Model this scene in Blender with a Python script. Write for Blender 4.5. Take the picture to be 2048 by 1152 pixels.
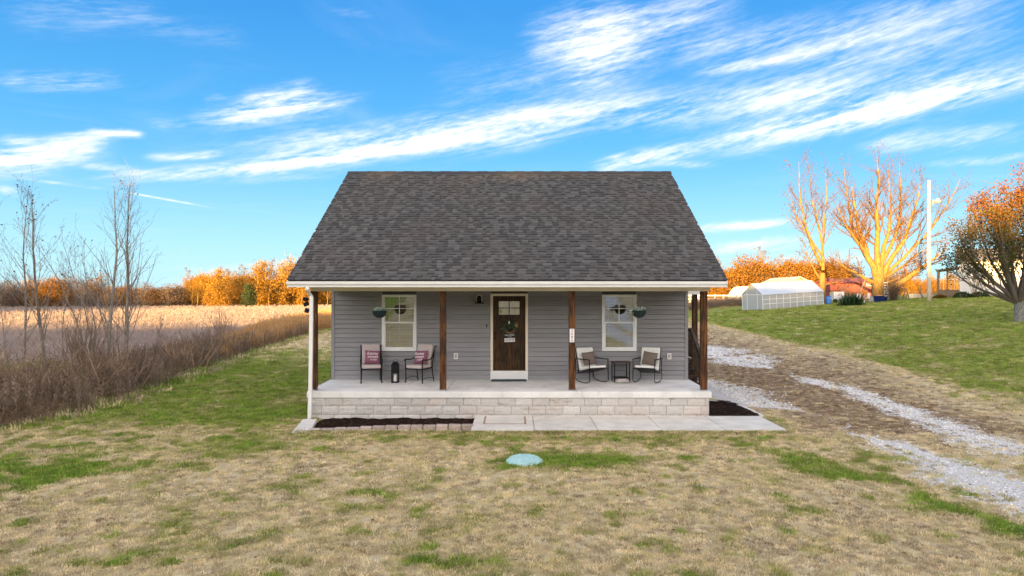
import bpy, bmesh, math, random
import numpy as np
from mathutils import Vector, Matrix, Euler
R = math.radians
PI = math.pi
random.seed(7)
scene = bpy.context.scene
for o in list(bpy.data.objects): bpy.data.objects.remove(o, do_unlink=True)

# ------------------------------------------------------------------ camera
F = 1365.0; VX = 1030.0; VY = 588.0; CZ = 3.03
cam_d = bpy.data.cameras.new('camera'); cam = bpy.data.objects.new('camera', cam_d)
scene.collection.objects.link(cam); scene.camera = cam
cam.location = (0, 0, CZ); cam.rotation_euler = (R(90), 0, 0)
cam_d.sensor_width = 36.0; cam_d.lens = 36.0 * F / 2048
cam_d.shift_x = -(VX - 1024) / 2048; cam_d.shift_y = (VY - 576) / 2048
cam_d.clip_start = 0.1; cam_d.clip_end = 5000
scene.render.resolution_x = 1024; scene.render.resolution_y = 576
scene.view_settings.view_transform = 'Standard'; scene.view_settings.look = 'None'
scene.view_settings.gamma = 1; scene.view_settings.use_curve_mapping = False
scene.view_settings.exposure = 2.85

# ------------------------------------------------------------------ sun
SUN_EL = R(4.7); SUN_AZ = R(27)          # the light travels towards +x,+y, coming from behind left
ld = Vector((math.sin(SUN_AZ) * math.cos(SUN_EL), math.cos(SUN_AZ) * math.cos(SUN_EL), -math.sin(SUN_EL)))
sun_d = bpy.data.lights.new('sun', 'SUN'); sun_d.energy = 4.0; sun_d.angle = R(0.6); sun_d.color = (1.0, 0.61, 0.21)
sun = bpy.data.objects.new('sun', sun_d); scene.collection.objects.link(sun)
sun.rotation_euler = ld.to_track_quat('-Z', 'Y').to_euler(); sun.location = (-30, -40, 30)

# ------------------------------------------------------------------ world
world = bpy.data.worlds.new('World'); scene.world = world; world.use_nodes = True
wt = world.node_tree; wt.nodes.clear()

class S:
    """a shader socket with arithmetic"""
    tree = None
    def __init__(s, sock): s.k = sock
    @staticmethod
    def m(op, a, b=None, c=None, clamp=False):
        n = S.tree.nodes.new('ShaderNodeMath'); n.operation = op; n.use_clamp = clamp
        for i, v in enumerate((a, b, c)):
            if v is None: continue
            if isinstance(v, S): S.tree.links.new(v.k, n.inputs[i])
            else: n.inputs[i].default_value = v
        return S(n.outputs[0])
    def __add__(a, b): return S.m('ADD', a, b)
    __radd__ = __add__
    def __sub__(a, b): return S.m('SUBTRACT', a, b)
    def __rsub__(a, b): return S.m('SUBTRACT', b, a)
    def __mul__(a, b): return S.m('MULTIPLY', a, b)
    __rmul__ = __mul__
    def __truediv__(a, b): return S.m('DIVIDE', a, b)
def xyz(x, y, z=0.0):
    n = S.tree.nodes.new('ShaderNodeCombineXYZ')
    for i, v in enumerate((x, y, z)):
        if isinstance(v, S): S.tree.links.new(v.k, n.inputs[i])
        else: n.inputs[i].default_value = v
    return S(n.outputs[0])
def noise(vec, scale, detail=3.0, rough=0.5, dist=0.0, out=0):
    n = S.tree.nodes.new('ShaderNodeTexNoise'); S.tree.links.new(vec.k, n.inputs['Vector'])
    n.inputs['Scale'].default_value = scale; n.inputs['Detail'].default_value = detail
    n.inputs['Roughness'].default_value = rough; n.inputs['Distortion'].default_value = dist
    return S(n.outputs[out])
def smooth(v, a, b):
    n = S.tree.nodes.new('ShaderNodeMapRange'); n.interpolation_type = 'SMOOTHSTEP'
    S.tree.links.new(v.k, n.inputs[0]); n.inputs[1].default_value = a; n.inputs[2].default_value = b
    return S(n.outputs[0])
def mixc(fac, a, b, mode='MIX'):
    n = S.tree.nodes.new('ShaderNodeMix'); n.data_type = 'RGBA'; n.blend_type = mode
    for i, v in ((0, fac), (6, a), (7, b)):
        if isinstance(v, S): S.tree.links.new(v.k, n.inputs[i])
        elif i == 0: n.inputs[0].default_value = v
        else: n.inputs[i].default_value = (v[0], v[1], v[2], 1)
    return S(n.outputs[2])

S.tree = wt
sky = wt.nodes.new('ShaderNodeTexSky'); sky.sky_type = 'NISHITA'; sky.sun_disc = False
sky.sun_elevation = SUN_EL; sky.sun_rotation = SUN_AZ + PI; sky.altitude = 100
sky.air_density = 1.0; sky.dust_density = 0.6; sky.ozone_density = 3.0
tc = wt.nodes.new('ShaderNodeTexCoord'); sp = wt.nodes.new('ShaderNodeSeparateXYZ')
wt.links.new(tc.outputs['Generated'], sp.inputs[0])
dx, dy, dz = S(sp.outputs[0]), S(sp.outputs[1]), S(sp.outputs[2])
az = S.m('ARCTAN2', dx, dy)
hl = S.m('SQRT', dx * dx + dy * dy)
te = dz / S.m('MAXIMUM', hl, 0.02)
te = S.m('MINIMUM', te, 6.0)
SKY_BASE = S(sky.outputs[0])
# warp
P0 = xyz(az, te)
w1 = noise(xyz(az * 6.0, te * 14.0), 1.0, 4, 0.6, 0.0, 0) - 0.5
w2 = noise(xyz(az * 7.0, te * 16.0, 7.3), 1.0, 4, 0.6, 0.0, 0) - 0.5
azw = az + w1 * 0.05; tew = te + w2 * 0.018 + w1 * 0.010
cth, sth = math.cos(0.22), math.sin(0.22)
s_ = az * cth + te * sth; d_ = te * cth - az * sth
fib = noise(xyz(s_ * 2.6, d_ * 38.0, 1.7), 1.0, 9, 0.64, 0.55)
puf = noise(xyz(s_ * 9.0, d_ * 52.0, 4.1), 1.0, 7, 0.62, 0.5)
fine = noise(xyz(s_ * 45.0, d_ * 190.0, 2.1), 1.0, 4, 0.62, 0.3)
STROKES = [
 (240,357,1000,268,12,1.0),(470,305,1250,215,32,.78),(1150,232,1750,165,34,.66),(620,300,1120,262,26,.5),
 (1180,338,1420,288,15,.95),(1400,292,2120,132,26,1.15),(1200,318,1430,330,8,.5),
 (1130,160,1290,20,72,.70),(1180,80,1480,-10,46,.55),(850,190,1250,150,60,.32),(1050,110,1200,20,50,.5),
 (390,240,720,196,20,.95),(450,214,640,176,20,.75),(395,195,450,193,9,.5),
 (-60,316,212,286,24,1.05),(-60,345,120,318,24,.6),(-10,270,60,282,12,.4),
 (-10,160,245,160,17,.62),(-20,18,320,18,42,.36),(240,40,500,72,26,.28),(650,20,760,30,10,.3),
 (1300,100,2060,-10,38,.55),(1390,146,1800,62,13,.6),(1560,140,2060,48,30,.5),(1500,214,2060,118,34,.55),
 (1390,458,1650,440,9,.9),(1400,500,1660,482,12,.9),(1420,528,1900,505,13,.6),(1640,420,1900,430,16,.4),
 (330,545,620,524,11,.75),(280,566,600,560,14,.5),(1720,290,2060,262,20,.6),(1850,325,2060,316,8,.6),
 (160,261,290,268,9,.85),(290,316,450,308,9,.6),(300,248,380,246,9,.5),(1660,268,1780,242,5,.45),(150,326,300,350,9,.5),
 (0,350,250,384,4,.45),(240,382,430,416,2.2,.7),(-20,380,40,392,8,.5),(420,364,700,345,8,.3)]
mask = None
for (x0, y0, x1, y1, w, inten) in STROKES:
    def cv(px, py):
        a = math.atan((px - VX) / F); return a, (VY - py) / F * math.cos(a)
    a0, t0 = cv(x0, y0); a1, t1 = cv(x1, y1)
    L = math.hypot(a1 - a0, t1 - t0); ux, uy = (a1 - a0) / L, (t1 - t0) / L
    mx, my = (a0 + a1) / 2, (t0 + t1) / 2
    thin = w < 5
    A, T = (az, te) if thin else (azw, tew)
    W = w / F * math.cos((a0 + a1) / 2) * (1.05 if thin else 1.25)
    p = (A * (ux * 2 / L) + T * (uy * 2 / L)) - (mx * ux + my * uy) * 2 / L
    q = (T * (ux / W) - A * (uy / W)) - (my * ux - mx * uy) / W
    p2 = p * p; g = S.m('EXPONENT', (p2 * p2 + q * q) * -1.0) * inten
    mask = g if mask is None else S.m('MAXIMUM', mask, g) + S.m('MINIMUM', mask, g) * 0.35
# faint cirrus, plus a thicker veil added out of frame to whiten ambient light
plane = xyz(dx / S.m('MAXIMUM', dz, 0.06), dy / S.m('MAXIMUM', dz, 0.06))
gen = smooth(noise(plane, 0.8, 5, 0.6, 0.8), 0.50, 0.85)
back = smooth(S.m('ABSOLUTE', az), 0.72, 1.1)
tex = fib * 0.72 + puf * 0.50 + fine * 0.36 - 0.09
over = S.m('MAXIMUM', back, smooth(te, 0.5, 0.8))
dens = smooth(mask * ((tex - 0.70) * 3.0 + 0.64), 0.04, 1.02) + (gen * 0.5 + 0.34) * over + gen * 0.10
dens = S.m('MINIMUM', dens, 0.96) * smooth(dz, -0.01, 0.03)
# graded daylight blue of the photograph over the physical sky: saturation and depth only
up = smooth(te, 0.0, 0.48)
front = smooth(dy, -0.5, 0.5)
BLUE = mixc(up, mixc(smooth(te, 0.0, 0.25), (0.64, 1.10, 1.28), (0.19, 0.74, 1.22)), (0.036, 0.36, 0.96))
hsv = wt.nodes.new('ShaderNodeHueSaturation'); hsv.inputs['Saturation'].default_value = 1.0; hsv.inputs['Value'].default_value = 1.0
wt.links.new(SKY_BASE.k, hsv.inputs['Color'])
BASE = S(hsv.outputs[0])
BASE = mixc(smooth(dy, -0.6, 0.35) * 0.93, BASE, BLUE)
toward = smooth(dy * -1.0, -0.35, 0.9)          # cloud near the sun is brighter, boosted and warmed to lift the shade
cl = mixc(smooth(te, 0.02, 0.25), (1.5, 1.40, 1.33), (1.5, 1.5, 1.52))
cl = mixc(toward, cl, (6.6, 5.1, 3.7))
skyc = mixc(dens, BASE, cl)
bg = wt.nodes.new('ShaderNodeBackground'); bg.inputs['Strength'].default_value = 0.12
wo = wt.nodes.new('ShaderNodeOutputWorld')
wt.links.new(skyc.k, bg.inputs['Color']); wt.links.new(bg.outputs[0], wo.inputs[0])
world.cycles.sampling_method = 'MANUAL'; world.cycles.sample_map_resolution = 512

# ================================================================== helpers
col = scene.collection
rng = np.random.default_rng(11)

def vhash(ix, iy, seed):
    h = (ix.astype(np.int64) * 374761393 + iy.astype(np.int64) * 668265263 + seed * 974634777) & 0xffffffff
    h = ((h ^ (h >> 13)) * 1274126177) & 0xffffffff
    h = h ^ (h >> 16)
    return (h & 0xffff) / 65535.0
def vnoise(x, y, seed=0):
    x = np.asarray(x, float); y = np.asarray(y, float)
    ix = np.floor(x); iy = np.floor(y); fx = x - ix; fy = y - iy
    fx = fx * fx * (3 - 2 * fx); fy = fy * fy * (3 - 2 * fy)
    a = vhash(ix, iy, seed); b = vhash(ix + 1, iy, seed); c = vhash(ix, iy + 1, seed); d = vhash(ix + 1, iy + 1, seed)
    return a + (b - a) * fx + (c - a) * fy + (a - b - c + d) * fx * fy
def fbm(x, y, seed=0, oct=4):
    s = 0; a = 0.5; t = 0
    for i in range(oct):
        s = s + a * vnoise(x * 2 ** i + 17.3 * i, y * 2 ** i - 9.1 * i, seed + i); t += a; a *= 0.5
    return s / t
def ss(a, b, x):
    t = np.clip((np.asarray(x, float) - a) / (b - a), 0, 1); return t * t * (3 - 2 * t)

def link_mesh(name, V, Fc, mat=None, parent=None, smooth_=False, sizes=None):
    """V: n x 3, Fc: list of tuples or m x k array"""
    me = bpy.data.meshes.new(name)
    if isinstance(Fc, np.ndarray):
        V = np.asarray(V, np.float32); m, k = Fc.shape
        me.vertices.add(len(V)); me.vertices.foreach_set('co', V.ravel())
        me.loops.add(m * k); me.loops.foreach_set('vertex_index', Fc.astype(np.int32).ravel())
        me.polygons.add(m); me.polygons.foreach_set('loop_start', np.arange(0, m * k, k, dtype=np.int32))
        me.update(calc_edges=True)
    else:
        me.from_pydata([tuple(v) for v in V], [], Fc); me.update()
    if smooth_: me.shade_smooth()
    if mat: me.materials.append(mat)
    o = bpy.data.objects.new(name, me); col.objects.link(o)
    if parent: o.parent = parent
    return o

class MB:
    """collects simple solids, then links them as one mesh"""
    def __init__(s): s.V = []; s.F = []
    def add(s, vs, fs):
        n = len(s.V); s.V += [tuple(v) for v in vs]; s.F += [tuple(i + n for i in f) for f in fs]; return s
    def box(s, x0, x1, y0, y1, z0, z1, M=None, bev=0.0):
        if bev > 0:
            bm = bmesh.new(); bmesh.ops.create_cube(bm, size=1)
            for v in bm.verts: v.co = ((x0 + x1) / 2 + v.co.x * (x1 - x0), (y0 + y1) / 2 + v.co.y * (y1 - y0), (z0 + z1) / 2 + v.co.z * (z1 - z0))
            bmesh.ops.bevel(bm, geom=bm.edges[:], offset=bev, segments=1 if bev < .02 else 3, affect='EDGES', profile=.6)
            vs = [v.co.copy() for v in bm.verts]; bm.verts.index_update(); fs = [[v.index for v in f.verts] for f in bm.faces]; bm.free()
        else:
            vs = [Vector(p) for p in ((x0,y0,z0),(x1,y0,z0),(x1,y1,z0),(x0,y1,z0),(x0,y0,z1),(x1,y0,z1),(x1,y1,z1),(x0,y1,z1))]
            fs = [(0,3,2,1),(4,5,6,7),(0,1,5,4),(1,2,6,5),(2,3,7,6),(3,0,4,7)]
        if M is not None: vs = [M @ v for v in vs]
        return s.add(vs, fs)
    def tube(s, pts, r, k=6, cap=True, M=None):
        pts = [Vector(p) for p in pts]
        if M is not None: pts = [M @ p for p in pts]
        n = len(pts); rr = r if isinstance(r, (list, tuple)) else [r] * n
        vs = []
        for i, p in enumerate(pts):
            d = (pts[min(i + 1, n - 1)] - pts[max(i - 1, 0)]).normalized()
            u = d.cross(Vector((0.13, 0.31, 1)) if abs(d.z) < .9 else Vector((1, 0.1, 0))).normalized(); w = d.cross(u)
            for j in range(k):
                a = 2 * PI * j / k + PI / k; vs.append(p + (u * math.cos(a) + w * math.sin(a)) * rr[i])
        fs = [(i * k + j, i * k + (j + 1) % k, (i + 1) * k + (j + 1) % k, (i + 1) * k + j) for i in range(n - 1) for j in range(k)]
        if cap: fs += [tuple(range(k))[::-1], tuple((n - 1) * k + j for j in range(k))]
        return s.add(vs, fs)
    def lathe(s, prof, k=16, M=None, c=(0, 0, 0)):
        c = Vector(c); vs = []; n = len(prof)
        for (r, z) in prof:
            for j in range(k):
                a = 2 * PI * j / k; v = c + Vector((r * math.cos(a), r * math.sin(a), z)); vs.append(M @ v if M is not None else v)
        fs = [(i * k + j, i * k + (j + 1) % k, (i + 1) * k + (j + 1) % k, (i + 1) * k + j) for i in range(n - 1) for j in range(k)]
        fs += [tuple(range(k))[::-1], tuple((n - 1) * k + j for j in range(k))]
        return s.add(vs, fs)
    def prism(s, poly, a0, a1, axis='x', M=None):
        """poly: 2-D outline in the two other axes, extruded along axis"""
        def mk(a, p):
            v = {'x': (a, p[0], p[1]), 'y': (p[0], a, p[1]), 'z': (p[0], p[1], a)}[axis]; v = Vector(v); return M @ v if M is not None else v
        n = len(poly); vs = [mk(a0, p) for p in poly] + [mk(a1, p) for p in poly]
        fs = [(i, (i + 1) % n, n + (i + 1) % n, n + i) for i in range(n)] + [tuple(range(n))[::-1], tuple(range(n, 2 * n))]
        return s.add(vs, fs)
    def obj(s, name, mat, parent=None, off=None, smooth_=False):
        V = s.V
        if off is not None: V = [(v[0] - off[0], v[1] - off[1], v[2] - off[2]) for v in V]
        o = link_mesh(name, V, s.F, mat, parent, smooth_)
        bm = bmesh.new(); bm.from_mesh(o.data); bmesh.ops.recalc_face_normals(bm, faces=bm.faces[:]); bm.to_mesh(o.data); bm.free()
        return o

def thing(name, label, cat, loc=(0, 0, 0), rz=0.0, group=None, rx=0.0, ry=0.0):
    o = bpy.data.objects.new(name, None); col.objects.link(o); o.empty_display_size = .1
    o.location = loc; o.rotation_euler = (rx, ry, rz); tag(o, label, cat, group); return o
def tag(o, label=None, cat=None, group=None, kind=None):
    if label: o['label'] = label
    if cat: o['category'] = cat
    if group: o['group'] = group
    if kind: o['kind'] = kind
    return o
def dup(o, parent=None, loc=None, rz=None, label=None, group=None, scale=None):
    c = o.copy(); col.objects.link(c)
    if parent is not None: c.parent = parent
    if loc is not None: c.location = loc
    if rz is not None: c.rotation_euler[2] = rz
    if scale is not None: c.scale = scale if hasattr(scale, '__len__') else (scale,) * 3
    if label: c['label'] = label
    if group: c['group'] = group
    for ch in list(o.children): dup(ch, c)
    return c

# ------------------------------------------------------------------ materials
def new_mat(name):
    m = bpy.data.materials.new(name); m.use_nodes = True; t = m.node_tree; t.nodes.clear(); S.tree = t
    b = t.nodes.new('ShaderNodeBsdfPrincipled'); o = t.nodes.new('ShaderNodeOutputMaterial'); t.links.new(b.outputs[0], o.inputs[0])
    return m, t, b, o
def pos():
    n = S.tree.nodes.new('ShaderNodeNewGeometry'); return S(n.outputs['Position'])
def objc():
    n = S.tree.nodes.new('ShaderNodeTexCoord'); return S(n.outputs['Object'])
def orand():
    n = S.tree.nodes.new('ShaderNodeObjectInfo'); return S(n.outputs['Random'])
def scalev(v, x, y, z):
    n = S.tree.nodes.new('ShaderNodeVectorMath'); n.operation = 'MULTIPLY'; S.tree.links.new(v.k, n.inputs[0]); n.inputs[1].default_value = (x, y, z); return S(n.outputs[0])
def attr(name, typ='GEOMETRY'):
    n = S.tree.nodes.new('ShaderNodeAttribute'); n.attribute_name = name; n.attribute_type = typ; return n
def sep(v):
    n = S.tree.nodes.new('ShaderNodeSeparateXYZ'); S.tree.links.new(v.k, n.inputs[0]); return [S(q) for q in n.outputs]
def bump(b, h, strength, dist=0.01):
    n = S.tree.nodes.new('ShaderNodeBump'); S.tree.links.new(h.k, n.inputs['Height']); n.inputs['Strength'].default_value = strength; n.inputs['Distance'].default_value = dist
    S.tree.links.new(n.outputs[0], b.inputs['Normal'])
def L_(a, b): S.tree.links.new(a.k, b)
def mul(c, k): return tuple(x * k for x in c)
def mat(name, c, rough=0.7, var=0.15, scale=6.0, c2=None, bmp=0.0, bs=60.0, metal=0.0, rnd=0.0, spec=0.5, stretch=(1, 1, 1), trans=0.0):
    m, t, b, o = new_mat(name)
    P = pos() if stretch == (1, 1, 1) else scalev(pos(), *stretch)
    n1 = noise(P, scale, 5, 0.6)
    f = smooth(n1, 0.28, 0.72)
    cc = mixc(f, mul(c, 1 - var), c2 if c2 else mul(c, 1 + var))
    if rnd > 0:
        r = orand() * (2 * rnd) + (1 - rnd)
        cc = mixc(1.0, cc, xyz(r, r, r), 'MULTIPLY')
    L_(cc, b.inputs['Base Color']); b.inputs['Roughness'].default_value = rough; b.inputs['Metallic'].default_value = metal
    b.inputs['Specular IOR Level'].default_value = spec
    if trans: b.inputs['Transmission Weight'].default_value = trans
    if bmp > 0: bump(b, noise(P, bs, 4, 0.6), bmp, 0.02)
    return m
M_ = {}
M_['white_trim'] = mat('white vinyl trim', (.78, .77, .75), .45, .04, 3)
M_['cream'] = mat('painted beam', (.74, .64, .49), .55, .05, 3)
M_['siding'] = mat('grey vinyl siding', (.245, .238, .250), .6, .06, 1.5, rnd=.09, bmp=.25, bs=90, stretch=(1, 1, 6))
M_['corner'] = mat('grey corner trim', (.25, .24, .26), .6, .05, 3)
M_['sheath'] = mat('wall sheathing', (.10, .10, .10), .9)
M_['soffit'] = mat('porch ceiling', (.13, .10, .075), .8)
M_['concrete'] = mat('porch concrete', (.74, .73, .69), .85, .12, 1.7, bmp=.3, bs=70)
M_['walk'] = mat('walk concrete', (.62, .59, .53), .9, .12, 2.3, bmp=.3, bs=90, rnd=.05)
M_['black'] = mat('black powder coated metal', (.007, .007, .008), .5, .1, spec=.2)
M_['cushion'] = mat('dusty pink cushion', (.50, .42, .40), .95, .06, 20, bmp=.2, bs=300)
M_['whitefab'] = mat('white cushion', (.80, .78, .74), .95, .04, 20, bmp=.2, bs=300)
M_['brownfab'] = mat('taupe woven pillow', (.19, .145, .12), .95, .25, 60, bmp=.4, bs=250)
M_['mauve'] = mat('mauve pillow', (.26, .095, .15), .95, .08, 30, bmp=.2, bs=300)
M_['print'] = mat('white print', (.8, .75, .75), .9, .02)
M_['blackprint'] = mat('black print', (.02, .02, .02), .9, .02)
M_['basket'] = mat('dark green basket', (.008, .022, .022), .9, .4, 60, bmp=.8, bs=120)
M_['leaf_pale'] = mat('pale green leaves', (.36, .44, .38), .7, .5, 30)
M_['leaf_dk'] = mat('dark green leaves', (.03, .06, .02), .7, .5, 12)
M_['twigs'] = mat('dried twigs', (.20, .13, .07), .8, .3)
M_['rope'] = mat('jute rope', (.35, .25, .14), .9)
M_['candle'] = mat('white candle', (.75, .72, .66), .6)
M_['rust'] = mat('rust stained concrete', (.34, .24, .18), .9, .15, 5)
M_['metalgrey'] = mat('galvanised steel', (.35, .35, .36), .4, .1, metal=.8)
M_['lid'] = mat('pale green plastic lid', (.34, .54, .52), .5, .12, 9, bmp=.15)
M_['mulch'] = mat('dark mulch', (.016, .009, .007), 1, .5, 25, bmp=1, bs=60, spec=.05)
M_['mulchchip'] = mat('mulch chips', (.045, .026, .017), 1, .3, 5, rnd=.8, spec=.05)
M_['paver'] = mat('tumbled concrete paver', (.42, .34, .29), .9, .2, 9, bmp=.6, bs=60, rnd=.22)
M_['stone'] = mat('pale stone', (.42, .38, .35), .85, .25, 14, bmp=.5, bs=40)
M_['bark_slim'] = mat('pale slim tree bark', (.25, .205, .165), .9, .4, 9, bmp=.5, bs=30, stretch=(3, 3, .6))
M_['bark'] = mat('grey brown bark', (.15, .12, .10), .9, .35, 9, bmp=.6, bs=30, stretch=(3, 3, .6))
M_['bark_pale'] = mat('pale maple bark', (.20, .12, .030), .9, .5, 5, bmp=.6, bs=25, stretch=(3, 3, .6))
M_['bark_lichen'] = mat('lichen spotted bark', (.07, .06, .05), .9, .3, 22, c2=(.34, .34, .32), bmp=.6, bs=25)
M_['bramble'] = mat('bramble stems', (.10, .055, .032), .9, .3, 2, c2=(.40, .27, .17), rnd=.6)
M_['tablewood'] = mat('dark table top', (.05, .03, .025), .5)
M_['teal'] = mat('dark teal door mat', (.02, .05, .06), .95, .3, 40)
M_['blind'] = mat('cream blind slats', (.56, .46, .29), .6, .05)
M_['dark'] = mat('dark interior', (.10, .09, .075), .9)
M_['barnwall'] = mat('faded cream barn wall', (.36, .30, .22), .8)
M_['twig_pale'] = mat('maple twigs', (.12, .055, .011), .9, .3)
M_['orangepaint'] = mat('orange lattice', (.60, .22, .03), .7)
M_['blue'] = mat('blue plastic', (.02, .05, .33), .5)
M_['ltblue'] = mat('light blue plastic', (.06, .20, .55), .5)
M_['brick'] = mat('red brick', (.22, .06, .05), .9, .2, 8)
M_['whitewall'] = mat('white lap siding', (.72, .68, .64), .7, .05)
M_['greyroof'] = mat('grey shingle roof', (.16, .15, .15), .9, .2, 3)
M_['pole'] = mat('pale weathered pole', (.50, .41, .32), .8, .1, 2, stretch=(4, 4, .5))
M_['wood_lt'] = mat('weathered lumber', (.20, .14, .085), .85, .3, 4, stretch=(1, 1, 8), bmp=.3)
M_['pink'] = mat('pink paint', (.55, .08, .18), .7)
M_['straw_path'] = mat('bare sandy soil', (.36, .26, .16), .95, .2, 3)

def wood(name, c, c2, sx=(14, 14, .9), rough=.55):
    m, t, b, o = new_mat(name)
    P = scalev(pos(), *sx)
    n = noise(P, 1.6, 6, .65, .6); n2 = noise(pos(), 2.3, 3, .5)
    cc = mixc(smooth(n, .36, .66), c, c2); cc = mixc(smooth(n2, .42, .66) * .6, cc, mul(c, .8)); b.inputs['Specular IOR Level'].default_value = .25
    L_(cc, b.inputs['Base Color']); b.inputs['Roughness'].default_value = rough; bump(b, n, .3, .01); return m
M_['post'] = wood('stained cedar post', (.022, .008, .003), (.17, .066, .018), (16, 16, 1.3), .6)
M_['door'] = wood('dark stained door', (.013, .006, .002), (.085, .038, .010), (22, 22, 1.2), .4)
M_['deckwood'] = wood('weathered deck boards', (.05, .035, .025), (.14, .10, .07), (3, 3, 12), .85)

# split faced block
def concrete_mat():
    m, t, b, o = new_mat('poured porch concrete'); P = pos(); n = noise(P, 1.7, 5, .6); n2 = noise(scalev(P, 3.2, .5, .35), 1.5, 5, .7); n3 = noise(P, 60, 4, .7)
    cc = mixc(smooth(n, .3, .7), (.64, .625, .59), (.79, .78, .74)); cc = mixc(smooth(n2, .58, .80) * .55, cc, (.36, .31, .26)); k = n3 * .3 + .85; cc = mixc(1.0, cc, xyz(k, k, k), 'MULTIPLY')
    L_(cc, b.inputs['Base Color']); b.inputs['Roughness'].default_value = .85; bump(b, n3, .3, .01); return m
M_['concrete'] = concrete_mat()
def block_mat():
    m, t, b, o = new_mat('split faced block')
    P = pos(); n = noise(P, 38, 6, .7); n2 = noise(P, 1.1, 4, .6); n3 = noise(scalev(P, 1.2, 1, 5), 1.6, 4, .6)
    cc = mixc(smooth(n, .3, .7), (.46, .44, .405), (.66, .63, .59))
    cc = mixc(smooth(n2, .45, .7) * .5, cc, (.54, .44, .37))
    cc = mixc(smooth(n3, .56, .74) * .7, cc, (.30, .22, .17))
    r = orand() * .18 + .91; cc = mixc(1.0, cc, xyz(r, r, r), 'MULTIPLY')
    L_(cc, b.inputs['Base Color']); b.inputs['Roughness'].default_value = .95; bump(b, n, .8, .02); return m
M_['block'] = block_mat()
M_['mortar'] = mat('mortar', (.36, .345, .32), .95, .1, 20)

def shingle_mat():
    m, t, b, o = new_mat('asphalt shingle')
    a = S(attr('shade').outputs['Fac']); P = pos(); n = noise(P, 120, 3, .7); n2 = noise(P, .45, 3, .5)
    cc = mixc(a, (.058, .056, .054), (.108, .103, .096))
    cc = mixc(smooth(n2, .4, .7) * .35, cc, (.105, .085, .072))  # broad warm blotches painted in for faint patches of sun on the roof
    k = n * 1.1 + .45; cc = mixc(1.0, cc, xyz(k, k, k), 'MULTIPLY')
    L_(cc, b.inputs['Base Color']); b.inputs['Roughness'].default_value = .95; b.inputs['Specular IOR Level'].default_value = .25; bump(b, n, .5, .004); return m
M_['shingle'] = shingle_mat()

def glass_mat(name, ior=1.55, tint=(.9, .92, .9), rough=.0, base=.06, power=1.0):
    m, t, b, o = new_mat(name); t.nodes.remove(b)
    g = t.nodes.new('ShaderNodeBsdfGlossy'); g.inputs['Roughness'].default_value = rough; g.inputs['Color'].default_value = (1, 1, 1, 1)
    tr = t.nodes.new('ShaderNodeBsdfTransparent'); tr.inputs['Color'].default_value = (*tint, 1)
    fr = t.nodes.new('ShaderNodeFresnel'); fr.inputs['IOR'].default_value = ior
    f = S.m('MINIMUM', S(fr.outputs[0]) * power + base, 1.0)
    mx = t.nodes.new('ShaderNodeMixShader'); L_(f, mx.inputs[0]); t.links.new(tr.outputs[0], mx.inputs[1]); t.links.new(g.outputs[0], mx.inputs[2]); t.links.new(mx.outputs[0], o.inputs[0]); return m
M_['glass'] = glass_mat('window glass', base=.17)
M_['glass_door'] = glass_mat('door glass', base=.35, tint=(.5, .45, .35))
def film_mat():
    m, t, b, o = new_mat('greenhouse film'); t.nodes.remove(b)
    d = t.nodes.new('ShaderNodeBsdfDiffuse'); d.inputs['Color'].default_value = (.72, .74, .76, 1)
    tl = t.nodes.new('ShaderNodeBsdfTranslucent'); tl.inputs['Color'].default_value = (.72, .74, .76, 1)
    tr = t.nodes.new('ShaderNodeBsdfTransparent'); m1 = t.nodes.new('ShaderNodeMixShader'); m1.inputs[0].default_value = .4
    m2 = t.nodes.new('ShaderNodeMixShader'); m2.inputs[0].default_value = .48
    t.links.new(d.outputs[0], m1.inputs[1]); t.links.new(tl.outputs[0], m1.inputs[2]); t.links.new(m1.outputs[0], m2.inputs[1]); t.links.new(tr.outputs[0], m2.inputs[2]); t.links.new(m2.outputs[0], o.inputs[0]); return m
M_['film'] = film_mat()
M_['film_roof'] = mat('opaque white greenhouse roof', (.46, .52, .60), .6, .04)

def leaf_mat(name, cols, trans=.35):
    """cols: list of colours picked per face by the attribute 'pick'"""
    m, t, b, o = new_mat(name)
    a = attr('pick'); rp = t.nodes.new('ShaderNodeValToRGB'); rp.color_ramp.interpolation = 'LINEAR'
    e = rp.color_ramp.elements
    while len(e) < len(cols): e.new(.5)
    for i, c in enumerate(cols): e[i].position = i / (len(cols) - 1); e[i].color = (*c, 1)
    t.links.new(a.outputs['Fac'], rp.inputs[0])
    d = b; t.links.new(rp.outputs[0], d.inputs['Base Color']); d.inputs['Roughness'].default_value = .7; d.inputs['Specular IOR Level'].default_value = .2
    tl = t.nodes.new('ShaderNodeBsdfTranslucent'); t.links.new(rp.outputs[0], tl.inputs['Color'])
    mx = t.nodes.new('ShaderNodeMixShader'); mx.inputs[0].default_value = trans
    t.links.new(d.outputs[0], mx.inputs[1]); t.links.new(tl.outputs[0], mx.inputs[2]); t.links.new(mx.outputs[0], o.inputs[0]); return m
M_['leaf_orange'] = leaf_mat('rust orange leaves', [(.16, .07, .012), (.28, .115, .014), (.37, .15, .016), (.26, .14, .02), (.12, .10, .02)])
M_['leaf_pear'] = leaf_mat('pear tree leaves', [(.085, .105, .03), (.13, .12, .03), (.19, .115, .03), (.20, .075, .018), (.26, .085, .018)])
M_['leaf_gold'] = leaf_mat('gold oak leaves', [(.10, .05, .006), (.16, .085, .008), (.19, .10, .010), (.14, .09, .012)])
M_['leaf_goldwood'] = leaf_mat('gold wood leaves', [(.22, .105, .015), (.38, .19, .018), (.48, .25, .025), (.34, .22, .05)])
M_['leaf_ever'] = leaf_mat('evergreen needles', [(.02, .035, .012), (.035, .06, .02), (.05, .07, .02)], .1)
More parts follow.
